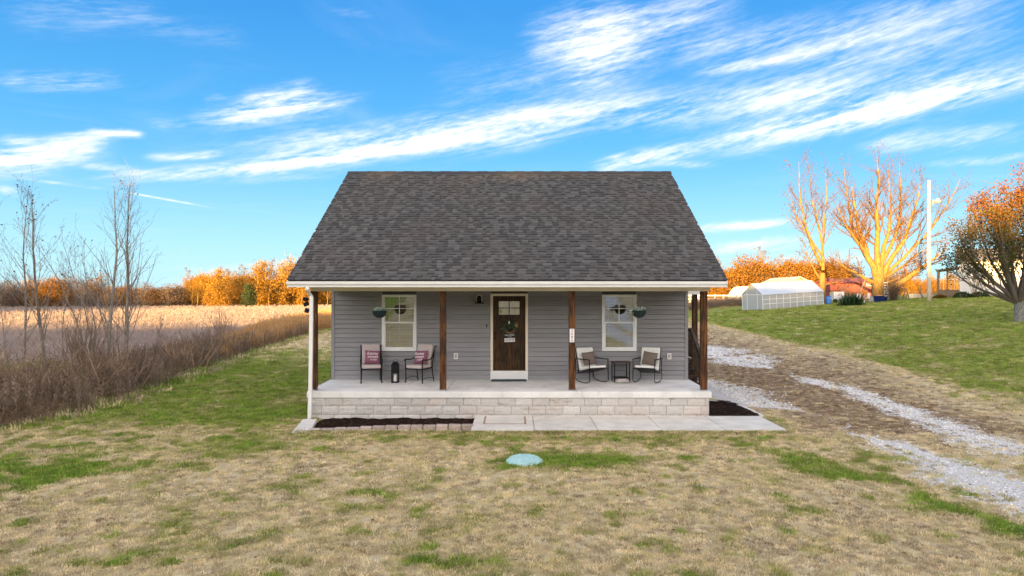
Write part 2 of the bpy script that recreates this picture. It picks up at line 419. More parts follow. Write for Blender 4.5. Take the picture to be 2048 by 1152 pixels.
M_['leaf_brown'] = leaf_mat('brown oak leaves', [(.11, .08, .06), (.17, .115, .075), (.22, .14, .075)], .2)
M_['leaf_dead'] = leaf_mat('dead curled leaves', [(.10, .06, .03), (.17, .10, .05), (.07, .07, .03)])

def ramp(fac, stops):
    rp = S.tree.nodes.new('ShaderNodeValToRGB'); e = rp.color_ramp.elements
    while len(e) < len(stops): e.new(.5)
    for i, (p, c) in enumerate(stops): e[i].position = p; e[i].color = (*c, 1)
    L_(fac, rp.inputs[0]); return S(rp.outputs[0])
TURF = [(0, (.21, .135, .08)), (.10, (.36, .26, .15)), (.22, (.68, .57, .37)), (.42, (.58, .48, .265)), (.6, (.33, .32, .10)), (.78, (.25, .325, .048)), (1, (.135, .25, .030))]
def blade_mat():
    m, t, b, o = new_mat('grass blades')
    a = S(attr('tint', 'INSTANCER').outputs['Fac']); r = orand()
    a2 = S.m('ADD', a, (r - .5) * .26, clamp=True)
    cc = ramp(a2, TURF); k = S.m('FRACT', r * 7.31) * 1.0 + .62; cc = mixc(1.0, cc, xyz(k, k, k), 'MULTIPLY')
    L_(cc, b.inputs['Base Color']); b.inputs['Roughness'].default_value = .8; b.inputs['Specular IOR Level'].default_value = .2
    tl = t.nodes.new('ShaderNodeBsdfTranslucent'); L_(cc, tl.inputs['Color']); mx = t.nodes.new('ShaderNodeMixShader'); mx.inputs[0].default_value = .3
    t.links.new(b.outputs[0], mx.inputs[1]); t.links.new(tl.outputs[0], mx.inputs[2]); t.links.new(mx.outputs[0], o.inputs[0]); return m
M_['blade'] = blade_mat()
def weed_mat(name, a_, b_):
    m, t, b, o = new_mat(name); r = orand(); cc = mixc(r, a_, b_)
    L_(cc, b.inputs['Base Color']); b.inputs['Roughness'].default_value = .85
    tl = t.nodes.new('ShaderNodeBsdfTranslucent'); L_(cc, tl.inputs['Color']); mx = t.nodes.new('ShaderNodeMixShader'); mx.inputs[0].default_value = .3
    t.links.new(b.outputs[0], mx.inputs[1]); t.links.new(tl.outputs[0], mx.inputs[2]); t.links.new(mx.outputs[0], o.inputs[0]); return m
M_['weed'] = weed_mat('golden dry weeds', (.48, .25, .085), (.68, .43, .19))
M_['stubble'] = weed_mat('pale dry crop', (.33, .255, .215), (.47, .375, .32))
M_['weed_dark'] = weed_mat('dark dry weeds', (.17, .12, .085), (.34, .25, .18))

def ground_mat():
    m, t, b, o = new_mat('ground surface')
    P = pos(); g = S(attr('green').outputs['Fac']); gv = S(attr('gravel').outputs['Fac']); fl = S(attr('field').outputs['Fac']); sl = S(attr('soil').outputs['Fac'])
    n = noise(P, 22, 6, .7); n2 = noise(P, 3.1, 5, .65); n3 = noise(P, 75, 3, .7)
    gg = S.m('ADD', g * .8 + .2 - sl * .11, (n2 - .5) * .42 + (n - .5) * .36, clamp=True)
    cc = ramp(gg, TURF); k = n3 * .75 + n * .6 + .16; cc = mixc(1.0, cc, xyz(k, k * .97, k * .92), 'MULTIPLY')
    cc = mixc(smooth(sl + (n2 - .5) * .8, .35, .75) * .5, cc, mixc(n, (.17, .11, .07), (.32, .225, .145)))
    nf = noise(scalev(P, .35, 1.2, 1), 1.3, 6, .65); fcol = mixc(smooth(nf, .3, .7), (.34, .265, .225), (.50, .405, .35))
    cc = mixc(fl, cc, fcol)
    st = noise(P, 42, 4, .75); gcol = mixc(smooth(st, .3, .7), (.38, .36, .33), (.82, .79, .745))
    n5 = noise(P, 7.5, 5, .7); cc = mixc(smooth(gv + (n - .5) * 1.3 + (n2 - .5) * .7 + (n5 - .5) * 1.0, .40, .62), cc, gcol)
    L_(cc, b.inputs['Base Color']); b.inputs['Roughness'].default_value = .95; b.inputs['Specular IOR Level'].default_value = .15
    bump(b, n + n3 * .4, .8, .03); return m
M_['ground'] = ground_mat()

# ================================================================== terrain maps
def hz(x, y):
    x = np.asarray(x, float); y = np.asarray(y, float)
    y1 = np.clip(y, 0, 60); x1 = np.clip(x - 24, 0, 25)
    h = 1.2 * ss(11.8, 24, x) + .06 * x1 + .015 * np.clip(y1 - 20, 0, 40) * ss(7, 15, x)
    h += .22 * np.exp(-((x - 12.9 - .02 * y) / .9) ** 2) * ss(20, 26, y) * (1 - ss(48, 60, y))
    h *= ss(-2, 12, y)
    h *= 1 - .6 * ss(72, 110, y)
    h += (fbm(x * .25, y * .25, 3) - .5) * .10 * ss(2, 8, np.abs(x)) + (fbm(x * 1.3, y * 1.3, 5, 2) - .5) * .03
    h += .10 * ss(-8.5, -10.5, x)
    # land raised out of view behind the camera to help block the sun
    h += 4.5 * ss(-14, -46, y)
    h = np.where((x > -4.72) & (x < -.99) & (y > 15.2), h - .14, h)
    inh = (x > -5.6) & (x < 6.6) & (y > 14.3) & (y < 28.5)
    return np.where(inh, np.minimum(h, .01) * 0.3, h)
def edge_x(y):      # line where the mown lawn meets the thicket
    return np.interp(y, [0, 8, 12, 14.7, 17, 24, 34, 49, 62, 90], [-10.2, -10.2, -10.9, -11.1, -10.5, -11.1, -13.0, -14.6, -15.5, -17])
def m_green(x, y):
    n1 = fbm(x * .32, y * .32, 21); n2 = fbm(x * 1.5, y * 1.1, 31); n3 = fbm(x * 4, y * 4, 41, 2); n4 = fbm(x * 3.8, y * 3.0, 47, 3)
    g = .07 + .35 * (n1 - .35) + .40 * np.clip(n2 - .56, 0, 1) * 2 + (n3 - .5) * .45 + 1.1 * np.clip(n4 - .60, 0, 1) * 2
    g += .55 * ss(-4.6, -7.5, x) * ss(13.5, 17, y) * (1 - ss(30, 42, y)) + .5 * ss(-2.0, .6, -(x - edge_x(y)) * .9 - 1.6) * (1 - ss(24, 34, y)) * ss(-3.0, -6, x)
    g += .55 * np.exp(-((x + 8.6) / 1.5) ** 2 - ((y - 11.2) / 2.2) ** 2) * (.3 + 1.4 * ss(.38, .62, n4))
    g += .50 * np.exp(-((x + 5.6) / 1.6) ** 2 - ((y - 17.2) / 2.0) ** 2) + .4 * np.exp(-((x + 5.2) / 1.3) ** 2 - ((y - 13.4) / .7) ** 2)
    g += .95 * np.exp(-((x - .95) / 1.25) ** 4 - ((y - 12.35) / .48) ** 2)
    lx = np.interp(y, [8, 9.4, 10.4, 11.5, 12.5, 13.6], [6.6, 6.0, 5.9, 5.35, 5.2, 4.6])
    g += .95 * np.exp(-((x - lx) / .45) ** 2) * ss(8.0, 9, y) * (1 - ss(12.6, 13.8, y)) * ss(.35, .55, n2 + .08)
    g += .7 * np.exp(-((x - 6.15) / .5) ** 2 - ((y - 16.2) / .7) ** 2)
    g += .35 * np.exp(-((x - .6) / 8) ** 2 - ((y - 14.3) / .5) ** 2)
    r = ss(12.5, 15, x - .03 * y)  # far right lawn, its bright glow put into a lighter yellow-green grass
    g += r * (.42 * ss(30, 38, y) + .42 * np.exp(-((y - 27) / 5) ** 2) * ss(.40, .55, n1) + .52)
    g -= r * .22 * np.exp(-((y - 34) / 5) ** 2)
    g -= .4 * np.exp(-((x - 9.2) / 2.6) ** 2) * ss(14, 16, y)
    g = np.minimum(g, .80 - .17 * r - .06 * ss(-4, -6, x) * ss(14, 18, y))
    return np.clip(g, 0, 1)
def m_gravel(x, y):
    wob = (fbm(x * .8, y * .8, 51) - .5) * 1.3 + (fbm(x * 3, y * 3, 53, 3) - .5) * .5
    t1 = np.interp(y, [0, 8, 12, 15.0, 17, 19, 22, 26, 29], [7.55, 7.55, 7.5, 7.5, 7.6, 6.6, 6.4, 6.2, 6.0])
    w1 = np.interp(y, [0, 9, 12, 13.6, 14.8, 15.8, 17.6, 18.8, 21, 23.5, 25.5], [.85, .70, .60, .36, .12, 0, 0, .8, 1.1, .8, 0])
    t2 = np.interp(y, [0, 12, 17, 20, 24, 28, 33, 45], [9.6, 9.7, 10.1, 10.45, 10.6, 10.2, 10.3, 10.0])
    w2 = np.interp(y, [0, 12, 17, 20, 24, 25.5, 27, 30, 35, 39, 44], [.65, .58, .50, .42, .30, .0, .0, 1.2, 1.4, .5, 0])
    a = 1 - np.abs(x - t1 + wob * .6) / np.maximum(w1, .01); b = 1 - np.abs(x - t2 + wob * .9) / np.maximum(w2, .01)
    g = np.clip(np.maximum(a, b) * .95, -1, 1) * .5 + .5
    g = g - .9 * np.clip(fbm(x * 1.6, y * .7, 61) - .52, 0, 1) * 2 * ss(13, 16, y)
    return np.clip(g, 0, 1) * ss(5.2, 5.9, x)
def m_soil(x, y):
    s = 1.0 * np.exp(-((x - 9.2) / 3.1) ** 4) * ss(12.0, 15.5, y) * (1 - ss(50, 62, y)) + .55 * np.exp(-((x - 12.3 - .02 * y) / 1.3) ** 2) * ss(18, 24, y)
    s += .45 * ss(46, 36, y) * 0 + .55 * np.exp(-((x + 9) / 5) ** 2 - ((y - 38) / 8) ** 2)
    return np.clip(s, 0, 1)
def m_field(x, y):
    e = edge_x(y); return np.clip(ss(-.3, -2.6, x - e + 1.0) * ss(6, 10, y), 0, 1) + ss(78, 90, y) * (x < 12) * (x > -16)

def axis_pts(lo, hi, a, b, fine, growth):
    p = list(np.arange(a, b + 1e-6, fine)); s = fine; q = b
    while q < hi: s *= growth; q += s; p.append(min(q, hi))
    s = fine; q = a; left = []
    while q > lo: s *= growth; q -= s; left.append(max(q, lo))
    return np.array(left[::-1] + p)
xs = axis_pts(-900, 900, -13, 14, .12, 1.045); ys = axis_pts(-160, 1600, 6, 25, .12, 1.035)
X, Y = np.meshgrid(xs, ys); Z = hz(X, Y); nx, ny = len(xs), len(ys)
VV = np.stack([X.ravel(), Y.ravel(), Z.ravel()], 1)
ii, jj = np.meshgrid(np.arange(nx - 1), np.arange(ny - 1)); a0 = (jj * nx + ii).ravel()
FF = np.stack([a0, a0 + 1, a0 + 1 + nx, a0 + nx], 1)
AT = {'green': m_green(X, Y).ravel(), 'gravel': m_gravel(X, Y).ravel(), 'soil': m_soil(X, Y).ravel(), 'field': np.clip(m_field(X, Y), 0, 1).ravel()}
cx = VV[FF].mean(1)
g_f = AT['gravel'][FF].mean(1) > .28; f_f = (AT['field'][FF].mean(1) > .5) & ~g_f
for nm, sel, lab in (('gravel_driveway', g_f, 'twin track driveway of pale crushed gravel'), ('crop_field', f_f, 'pale dry harvested field beyond the thicket'), ('lawn', ~g_f & ~f_f, 'patchy dormant lawn, straw coloured with green patches')):
    fc = FF[sel]; used, inv = np.unique(fc, return_inverse=True); fc = inv.reshape(fc.shape)
    o = link_mesh(nm, VV[used], fc, M_['ground'], None, True)
    for k, v in AT.items():
        at = o.data.attributes.new(k, 'FLOAT', 'POINT'); at.data.foreach_set('value', v[used].astype(np.float32))
    tag(o, lab, kind='structure')

# ------------------------------------------------------------------ scattering (points with attributes, instanced by geometry nodes)
def scatter(name, pts, scl, rot, tint, idx, variants, label, tilt=None):
    me = bpy.data.meshes.new(name); n = len(pts)
    me.vertices.add(n); me.vertices.foreach_set('co', np.asarray(pts, np.float32).ravel())
    for k, v in (('scl', scl), ('rot', rot), ('tint', tint)):
        a = me.attributes.new(k, 'FLOAT', 'POINT'); a.data.foreach_set('value', np.asarray(v, np.float32))
    a = me.attributes.new('idx', 'INT', 'POINT'); a.data.foreach_set('value', np.asarray(idx, np.int32))
    o = bpy.data.objects.new(name, me); col.objects.link(o); tag(o, label, kind='stuff')
    ng = bpy.data.node_groups.new(name, 'GeometryNodeTree')
    ng.interface.new_socket('Geometry', in_out='INPUT', socket_type='NodeSocketGeometry'); ng.interface.new_socket('Geometry', in_out='OUTPUT', socket_type='NodeSocketGeometry')
    N = ng.nodes; Lk = ng.links
    gi = N.new('NodeGroupInput'); go = N.new('NodeGroupOutput'); ip = N.new('GeometryNodeInstanceOnPoints'); ci = N.new('GeometryNodeCollectionInfo')
    ci.inputs['Collection'].default_value = variants; ci.inputs['Separate Children'].default_value = True; ci.inputs['Reset Children'].default_value = True
    def na(nm, typ='FLOAT'):
        q = N.new('GeometryNodeInputNamedAttribute'); q.data_type = typ; q.inputs['Name'].default_value = nm; return q.outputs[0]
    cb = N.new('ShaderNodeCombineXYZ'); Lk.new(na('rot'), cb.inputs[2])
    Lk.new(gi.outputs[0], ip.inputs['Points']); Lk.new(ci.outputs[0], ip.inputs['Instance']); ip.inputs['Pick Instance'].default_value = True
    Lk.new(na('idx', 'INT'), ip.inputs['Instance Index']); Lk.new(cb.outputs[0], ip.inputs['Rotation']); Lk.new(na('scl'), ip.inputs['Scale']); Lk.new(ip.outputs[0], go.inputs[0])
    md = o.modifiers.new('scatter', 'NODES'); md.node_group = ng
    return o
def variant_coll(name, objs):
    c = bpy.data.collections.new(name)
    for o in objs:
        for cc in list(o.users_collection): cc.objects.unlink(o)
        c.objects.link(o)
    return c

def blade_clump(nb, rad, h, w, seed, spread=.5):
    r = random.Random(seed); mb = MB()
    for i in range(nb):
        a = r.uniform(0, 2 * PI); d = rad * math.sqrt(r.random()); bx, by = d * math.cos(a), d * math.sin(a)
        f = r.uniform(0, 2 * PI); lean = r.uniform(.1, 1) * spread; hh = h * r.uniform(.5, 1.15); ww = w * r.uniform(.6, 1.2)
        la = r.uniform(0, 2 * PI); lx, ly = math.cos(la) * lean * hh, math.sin(la) * lean * hh
        cxx, cyy = math.cos(f) * ww, math.sin(f) * ww
        mb.add([(bx - cxx, by - cyy, -.005), (bx + cxx, by + cyy, -.005), (bx + lx * .45 + cxx * .7, by + ly * .45 + cyy * .7, hh * .62), (bx + lx * .45 - cxx * .7, by + ly * .45 - cyy * .7, hh * .62), (bx + lx * 1.1, by + ly * 1.1, hh * (.95 - .3 * lean))],
               [(0, 1, 2, 3), (3, 2, 4)])
    return mb
def raw(mb, name, m, smooth_=False):
    return link_mesh(name, mb.V, mb.F, m, None, smooth_)
grass_v = variant_coll('grass_variants', [raw(blade_clump(26, .075, .046, .0044, s, 1.1), 'clump', M_['blade']) for s in range(5)])

HOUSE = (-5.1, 4.85, 16.5, 28.0)
def free(x, y):
    inside = (x > -5.05) & (x < 4.8) & (y > 16.5) & (y < 28.2)
    walk = (x > -1.0) & (x < 5.98) & (y > 14.93) & (y < 16.6)
    bed = (x > -4.8) & (x < -.95) & (y > 14.86) & (y < 16.6)
    bed2 = (x > 4.7) & (x < 6.08) & (y > 16.5) & (y < 18.7)
    deck = (x > 4.7) & (x < 6.3) & (y > 18.4) & (y < 25)
    return ~(inside | walk | bed | bed2 | deck)
def rand_region(n, x0, x1, y0, y1):
    return rng.uniform(x0, x1, n), rng.uniform(y0, y1, n)
PX, PY, PS = [], [], []
for (x0, x1, y0, y1, dens, sc) in ((-8.2, 8.2, 5.6, 10, 330, 1.0), (-11.5, 12, 10, 16.6, 190, 1.1), (-12, -5, 16.5, 30, 85, 1.4), (-14.5, -5, 28, 55, 16, 2.2), (4.8, 24, 16.6, 30, 70, 1.35), (6, 42, 30, 64, 20, 2.2)):
    n = int((x1 - x0) * (y1 - y0) * dens); x, y = rand_region(n, x0, x1, y0, y1)
    vis = (rng.random(n) > .30 * m_soil(x, y) * (x > 6)) & (np.abs(x / y) < .80) & free(x, y) & (x > edge_x(y) - .5) & ((m_gravel(x, y) + (rng.random(n) - .5) * .9) < .46)
    dns = fbm(x * 2.2, y * 2.2, 77); vis &= (rng.random(n) < .45 + dns * .9)
    x, y = x[vis], y[vis]; PX.append(x); PY.append(y); PS.append(sc * rng.uniform(.6, 1.3, len(x)))
PX, PY, PS = map(np.concatenate, (PX, PY, PS))
sl_ = np.clip(m_soil(PX, PY) * 1.0 + 1.6 * np.clip(fbm(PX * 1.1, PY * 1.1, 63) - .60, 0, 1) * 2, 0, 1)
gt0 = np.clip(m_green(PX, PY) + rng.normal(0, .10, len(PX)), 0, 1) * (1 - .55 * sl_)
gt = np.clip(.2 + .8 * gt0 - .12 * sl_, 0, 1)
PS *= (.72 + .55 * gt0)
scatter('grass', np.stack([PX, PY, hz(PX, PY)], 1), PS, rng.uniform(0, 6.28, len(PX)), gt, rng.integers(0, 5, len(PX)), grass_v, 'short lawn grass, straw blades with green tufts')
print('grass', len(PX))

# gravel stones
def rock_mb(seed, sx=1, sy=1, sz=.7, sub=1):
    r = random.Random(seed); bm = bmesh.new(); bmesh.ops.create_icosphere(bm, subdivisions=sub, radius=1)
    for v in bm.verts:
        k = r.uniform(.72, 1.15); v.co = Vector((v.co.x * sx, v.co.y * sy, v.co.z * sz)) * k
    bm.verts.index_update(); mb = MB(); mb.add([v.co.copy() for v in bm.verts], [[v.index for v in f.verts] for f in bm.faces]); bm.free(); return mb
M_['gravelstone'] = mat('crushed limestone', (.62, .60, .565), .9, .2, 40, rnd=.4)
stone_v = variant_coll('stone_variants', [raw(rock_mb(s), 'stone', M_['gravelstone']) for s in range(4)])
x, y = rand_region(60000, 5.2, 12.5, 7.5, 40); gv = m_gravel(x, y)
k = (rng.random(len(x)) < np.clip((gv - .15) * 1.3, 0, 1) * np.clip(22 / y, .5, 1)) & (x / y < .8) & free(x, y)
x, y = x[k], y[k]; sc = rng.uniform(.008, .024, len(x)) * np.clip(y / 13, .9, 1.8)
scatter('gravel', np.stack([x, y, hz(x, y) + .003], 1), sc, rng.uniform(0, 6.28, len(x)), np.zeros(len(x)), rng.integers(0, 4, len(x)), stone_v, 'loose pale crushed stone on the driveway tracks')
# mulch chips
chip_v = variant_coll('chip_variants', [raw(rock_mb(s + 20, 1.6, .6, .35), 'chip', M_['mulchchip']) for s in range(4)])
x, y = rand_region(3800, -4.62, -1.02, 15.3, 16.5); x2, y2 = rand_region(1500, 4.75, 5.9, 16.6, 18.9)
x = np.concatenate([x, x2]); y = np.concatenate([y, y2])
k = free(x, y) | True
def mulch_z(x, y): return np.where(np.asarray(x) < 0, -.055, .03) + .07 * fbm(np.asarray(x) * 3, np.asarray(y) * 3, 88) + .02 * ss(15, 16.4, y)
scatter('mulch_chips', np.stack([x, y, mulch_z(x, y) + .004], 1), rng.uniform(.012, .03, len(x)), rng.uniform(0, 6.28, len(x)), np.zeros(len(x)), rng.integers(0, 4, len(x)), chip_v, 'loose dark bark chips in the planting beds')

# fallen leaves and stray tufts against the walk
fr = np.random.default_rng(8); C = np.stack([fr.normal(0, .5, 5), fr.normal(0, .5, 5), np.full(5, .02)], 1)
fl_v = variant_coll('fallen_variants', [leaf_flat for leaf_flat in (raw(MB().add([(-.03, 0, .0), (0, .02, .012), (.035, 0, .002), (0, -.02, .010)], [(0, 1, 2, 3)]), 'leaf', mat('fallen leaf tan', (.34, .22, .12), .9, .4, 3, rnd=.4)), raw(MB().add([(-.035, .005, .0), (0, .022, .016), (.03, 0, .0), (0, -.018, .002)], [(0, 1, 2, 3)]), 'leaf', mat('fallen leaf brown', (.13, .07, .035), .9, .4, 3, rnd=.4)))])
n = 1500; x = rng.uniform(-11, 12, n); y = 6 + 16 * rng.random(n) ** 1.2; k = (np.abs(x / y) < .8) & free(x, y); x, y = x[k], y[k]
scatter('fallen_leaves', np.stack([x, y, hz(x, y) + .03], 1), rng.uniform(.4, 1.0, len(x)), rng.uniform(0, 6.28, len(x)), np.zeros(len(x)), rng.integers(0, 2, len(x)), fl_v, 'small dry leaves scattered over the lawn')
n = 1100; x = np.concatenate([rng.uniform(-4.7, 6.0, n), 5.98 + rng.random(300) * .12, rng.uniform(-5.0, -4.7, 120)]); y = np.concatenate([14.93 - rng.random(n) ** 2 * .16, rng.uniform(14.95, 16.7, 300), rng.uniform(14.8, 16.5, 120)])
k = (x > -1) | (y < 14.93) | (x < -4.6); x, y = x[k], y[k]
scatter('edge_grass', np.stack([x, y, hz(x, y)], 1), rng.uniform(.8, 1.7, len(x)), rng.uniform(0, 6.28, len(x)), np.clip(.45 + rng.normal(0, .22, len(x)), 0, 1), rng.integers(0, 5, len(x)), grass_v, 'longer grass tufts growing against the walk and pavers')

# ================================================================== THE HOUSE
H0 = (-0.145, 16.6, 0.0)
house = thing('house', 'small single storey cottage with grey lap siding, dark shingle roof and front porch', 'house', H0)
def hp(name, mb, m, parent=None, smooth_=False):      # a part of the house built in world coordinates
    return mb.obj(name, M_[m], parent or house, H0, smooth_)
def piece(me, name, parent, loc, m=None, ry=0):       # a piece that shares its mesh
    o = bpy.data.objects.new(name, me); col.objects.link(o); o.parent = parent; o.location = (loc[0] - H0[0], loc[1] - H0[1], loc[2] - H0[2]); return o
def P(px, py, d): return ((px - VX) / F * d, d, CZ + (VY - py) / F * d)
YW = 18.67; XL, XR = -5.02, 4.73; YB = 27.9; ZF = .69; ZFF = .66; WT = 3.2
WIN = [(-3.64, -2.695, 1.47, 3.015), (2.38, 3.325, 1.47, 3.015)]; DOOR = (-.67, .356, .72, 3.04)
# wall core: one sheet of solid wall with real openings
mb = MB()
ops = sorted([(w[0] + .02, w[1] - .02, w[2] + .02, w[3] - .02) for w in WIN] + [(DOOR[0] + .02, DOOR[1] - .02, ZF - .02, DOOR[3] - .02)])
xc = XL + .02
for (a, b_, c, d) in ops:
    mb.box(xc, a, YW + .02, YW + .14, .2, WT)
    if c > ZF: mb.box(a, b_, YW + .02, YW + .14, .2, c)
    mb.box(a, b_, YW + .02, YW + .14, d, WT); xc = b_
mb.box(xc, XR - .02, YW + .02, YW + .14, .2, WT)
wall = hp('front_wall', mb, 'sheath')
def clip_spans(x0, x1, z0, z1):
    spans = [(x0, x1)]
    for (a, b_, c, d) in WIN + [DOOR]:
        if z1 > c + .005 and z0 < d - .005:
            ns = []
            for (s, e) in spans:
                if b_ <= s or a >= e: ns.append((s, e)); continue
                if a > s: ns.append((s, a + .01))
                if b_ < e: ns.append((b_ - .01, e))
            spans = ns
    return spans
EXP = .1275
board_cache = {}
def lap(L, h=EXP, t=.020):
    key = (round(L, 3), round(h, 4))
    if key not in board_cache:
        mb = MB(); mb.prism([(.0, 0), (-t, .0), (-t - .002, .012), (-.006, h - .011), (.006, h - .010), (.012, h - .001), (.012, .001)], 0, L, 'x')
        me = bpy.data.meshes.new('siding_board'); me.from_pydata(mb.V, [], mb.F); me.materials.append(M_['siding']); board_cache[key] = me
    return board_cache[key]
z = ZF
while z < WT - .02:
    h = min(EXP, WT - z)
    for (a, b_) in clip_spans(XL + .07, XR - .07, z, z + h):
        piece(lap(b_ - a, h), 'siding_board', wall, (a, YW + .0075, z))
    z += EXP
# corner trims
for x in (XL, XR - .085):
    mb = MB(); mb.box(x, x + .085, YW - .022, YW + .10, .4, WT - .001); hp('corner_trim', mb, 'corner')
# side and back walls with their laps, gables included
EY, RY = 16.25, 22.2; EZ, RZ = 3.36, 6.98; SL = (RZ - EZ) / (RY - EY); BY = RY + (RY - EY)
def roof_z(y): return RZ - abs(y - RY) * SL
for side, x in (('l', XL + .1), ('r', XR - .1)):
    mb = MB(); xo = x - .03 if side == 'r' else x
    mb.prism([(YW + .14, .2), (YB, .2), (YB, roof_z(YB) - .16), (RY, RZ - .2), (YW + .14, roof_z(YW + .14) - .16)], xo, xo + .03, 'x')
    sw = hp('side_wall', mb, 'sheath'); z = ZF - .2
    while z < RZ - .35:
        yy0 = max(YW + .10, RY - (RZ - .2 - (z + EXP)) / SL); yy1 = min(YB - .0, RY + (RZ - .2 - (z + EXP)) / SL)
        if yy1 - yy0 > .3:
            me = lap(yy1 - yy0); o = bpy.data.objects.new('siding_board', me); col.objects.link(o); o.parent = sw
            if side == 'l': o.rotation_euler[2] = -PI / 2; o.location = (x - .001 - H0[0], yy1 - H0[1], z)
            else: o.rotation_euler[2] = PI / 2; o.location = (x + .001 - H0[0], yy0 - H0[1], z)
        z += EXP
mb = MB(); mb.box(XL + .1, XR - .1, YB - .1, YB, .2, 3.3); hp('back_wall', mb, 'siding')
# interior
mb = MB(); mb.box(XL + .15, XR - .15, YW + .15, YB - .12, .55, .66); hp('interior_floor', mb, 'dark')
mb = MB(); mb.box(XL + .15, XR - .15, YW + 2.6, YW + 2.7, .661, 3.18); hp('interior_wall', mb, 'dark')
mb = MB(); mb.box(XL + .13, XR - .13, YW + .141, YB - .11, 3.2, 3.26); hp('interior_ceiling', mb, 'dark')
# side wall foundation
mb = MB(); mb.box(XL + .06, XR - .06, YW - .1, YB - .03, -.15, .49); hp('house_foundation', mb, 'block')

# windows
def window(x0, x1, z0, z1):
    fw = .062; yf = YW - .022; zm = z0 + .765
    mb = MB()
    for (a, b_, c, d) in ((x0, x0 + fw, z0, z1), (x1 - fw, x1, z0, z1), (x0 + fw, x1 - fw, z0, z0 + fw + .01), (x0 + fw, x1 - fw, z1 - fw * .75, z1)):
        mb.box(a, b_, yf, YW + .07, c, d, bev=.004)
    w = hp('window', mb, 'white_trim')
    def sash(zz0, zz1, y, t, nm='sash'):
        m = MB()
        for (a, b_, c, d) in ((x0 + fw, x0 + fw + t, zz0, zz1), (x1 - fw - t, x1 - fw, zz0, zz1), (x0 + fw + t, x1 - fw - t, zz0, zz0 + t), (x0 + fw + t, x1 - fw - t, zz1 - t, zz1)):
            m.box(a, b_, y, y + .03, c, d)
        return hp(nm, m, 'white_trim', None)
    iz0, iz1 = z0 + fw + .01, z1 - fw * .75
    s1 = sash(zm - .02, iz1, YW + .028, .018); s2 = sash(iz0, zm + .035, YW + -.004, .035)
    s1.parent = w; s2.parent = w
    m = MB(); xm = (x0 + x1) / 2; zc = (zm + .02 + iz1) / 2 + .02
    m.box(xm - .011, xm + .011, YW + .030, YW + .044, zm + .0, iz1 - .018); m.box(x0 + fw + .018, xm - .0111, YW + .031, YW + .043, zc - .010, zc + .010); m.box(xm + .0111, x1 - fw - .018, YW + .031, YW + .043, zc - .010, zc + .010)
    q = hp('muntin', m, 'white_trim'); q.parent = w
    for (xa, xb, za, zb) in ((x0 + fw + .018, xm - .011, zc + .01, iz1 - .018), (xm + .011, x1 - fw - .018, zc + .01, iz1 - .018), (x0 + fw + .018, xm - .011, zm + .03, zc - .01), (xm + .011, x1 - fw - .018, zm + .03, zc - .01)):
        m = MB(); m.box(xa, xb, YW + .035, YW + .039, za, zb); q = hp('pane', m, 'glass'); q.parent = w
    m = MB(); m.box(x0 + fw + .035, x1 - fw - .035, YW + .008, YW + .012, iz0 + .035, zm); q = hp('pane', m, 'glass'); q.parent = w
    m = MB(); zz = iz0 + .03; k = 0
    while zz < iz1 - .03:
        T = Matrix.Translation(((x0 + x1) / 2, YW + .115, zz)) @ Matrix.Rotation(R(22 + 14 * math.sin(k * .9)), 4, 'X'); m.box(-(x1 - x0) / 2 + .075, (x1 - x0) / 2 - .075, -.022, .022, -.0015, .0015, T); zz += .0425; k += 1
    m.box(x0 + .075, x1 - .075, YW + .10, YW + .13, iz0 + .002, iz0 + .022)
    for fx in (.2, .5, .8): m.box(x0 + (x1 - x0) * fx - .004, x0 + (x1 - x0) * fx + .004, YW + .09, YW + .092, iz0 + .02, iz1 - .03)
    q = hp('blind', m, 'blind'); tag(q, kind='stuff'); q.parent = w
    m = MB(); m.box(x0 + .01, x1 - .01, yf - .02, yf + .0, z0 - .0, z0 + .028, bev=.004); q = hp('sill', m, 'white_trim'); q.parent = w
for w in WIN: window(*w)

# door with casing
x0, x1, z0, z1 = DOOR; dx0, dx1, dz0, dz1 = -.602, .287, .937, 2.975
mb = MB(); mb.box(x0, dx0, YW - .03, YW + .10, dz0 - .003, z1, bev=.004); mb.box(dx1, x1, YW - .03, YW + .10, dz0 - .003, z1, bev=.004); mb.box(dx0, dx1, YW - .029, YW + .10, dz1, z1 - .001)
hp('door_casing', mb, 'cream')
mb = MB(); mb.box(x0, x1, YW - .05, YW + .10, ZF + .0, dz0 - .006, bev=.005); hp('door_riser', mb, 'white_trim')
mb = MB(); mb.box(dx0, dx1, YW - .04, YW + .02, dz0 - .004, dz0 + .012); hp('threshold', mb, 'wood_lt')
mb = MB(); lz0, lz1 = P(0, 629.5, YW)[2], P(0, 602.5, YW)[2]; lx0, lx1 = P(997.5, 0, YW)[0], P(1039, 0, YW)[0]; yd = YW + .03
for (a, b_, c, d) in ((dx0 + .004, lx0, dz0 + .014, dz1 - .004), (lx1, dx1 - .004, dz0 + .014, dz1 - .004), (lx0, lx1, lz1, dz1 - .004), (lx0, lx1, lz0 - .16, lz0), (lx0, lx1, dz0 + .014, dz0 + .26)):
    mb.box(a, b_, yd, yd + .04, c, d)
mb.box(lx0, lx1, yd + .018, yd + .035, dz0 + .26, lz0 - .16)
door = hp('door', mb, 'door')
for i in range(2):
    xx = lx0 + (lx1 - lx0) * (i + 1) / 3; mb = MB(); mb.box(xx - .028, xx + .028, yd - .001, yd + .018, dz0 + .26, lz0 - .16); hp('stile', mb, 'door', door).location = (0, 0, 0)
def sub(o, p): o.parent = p; return o
mb = MB(); mb.box(lx0 - .05, lx1 + .05, yd - .045, yd - .001, lz0 - .075, lz0 - .045)
for i in range(3): mb.box(lx0 + .04 + i * .2, lx0 + .10 + i * .2, yd - .035, yd - .001, lz0 - .12, lz0 - .0751)
hp('door_shelf', mb, 'door', door)
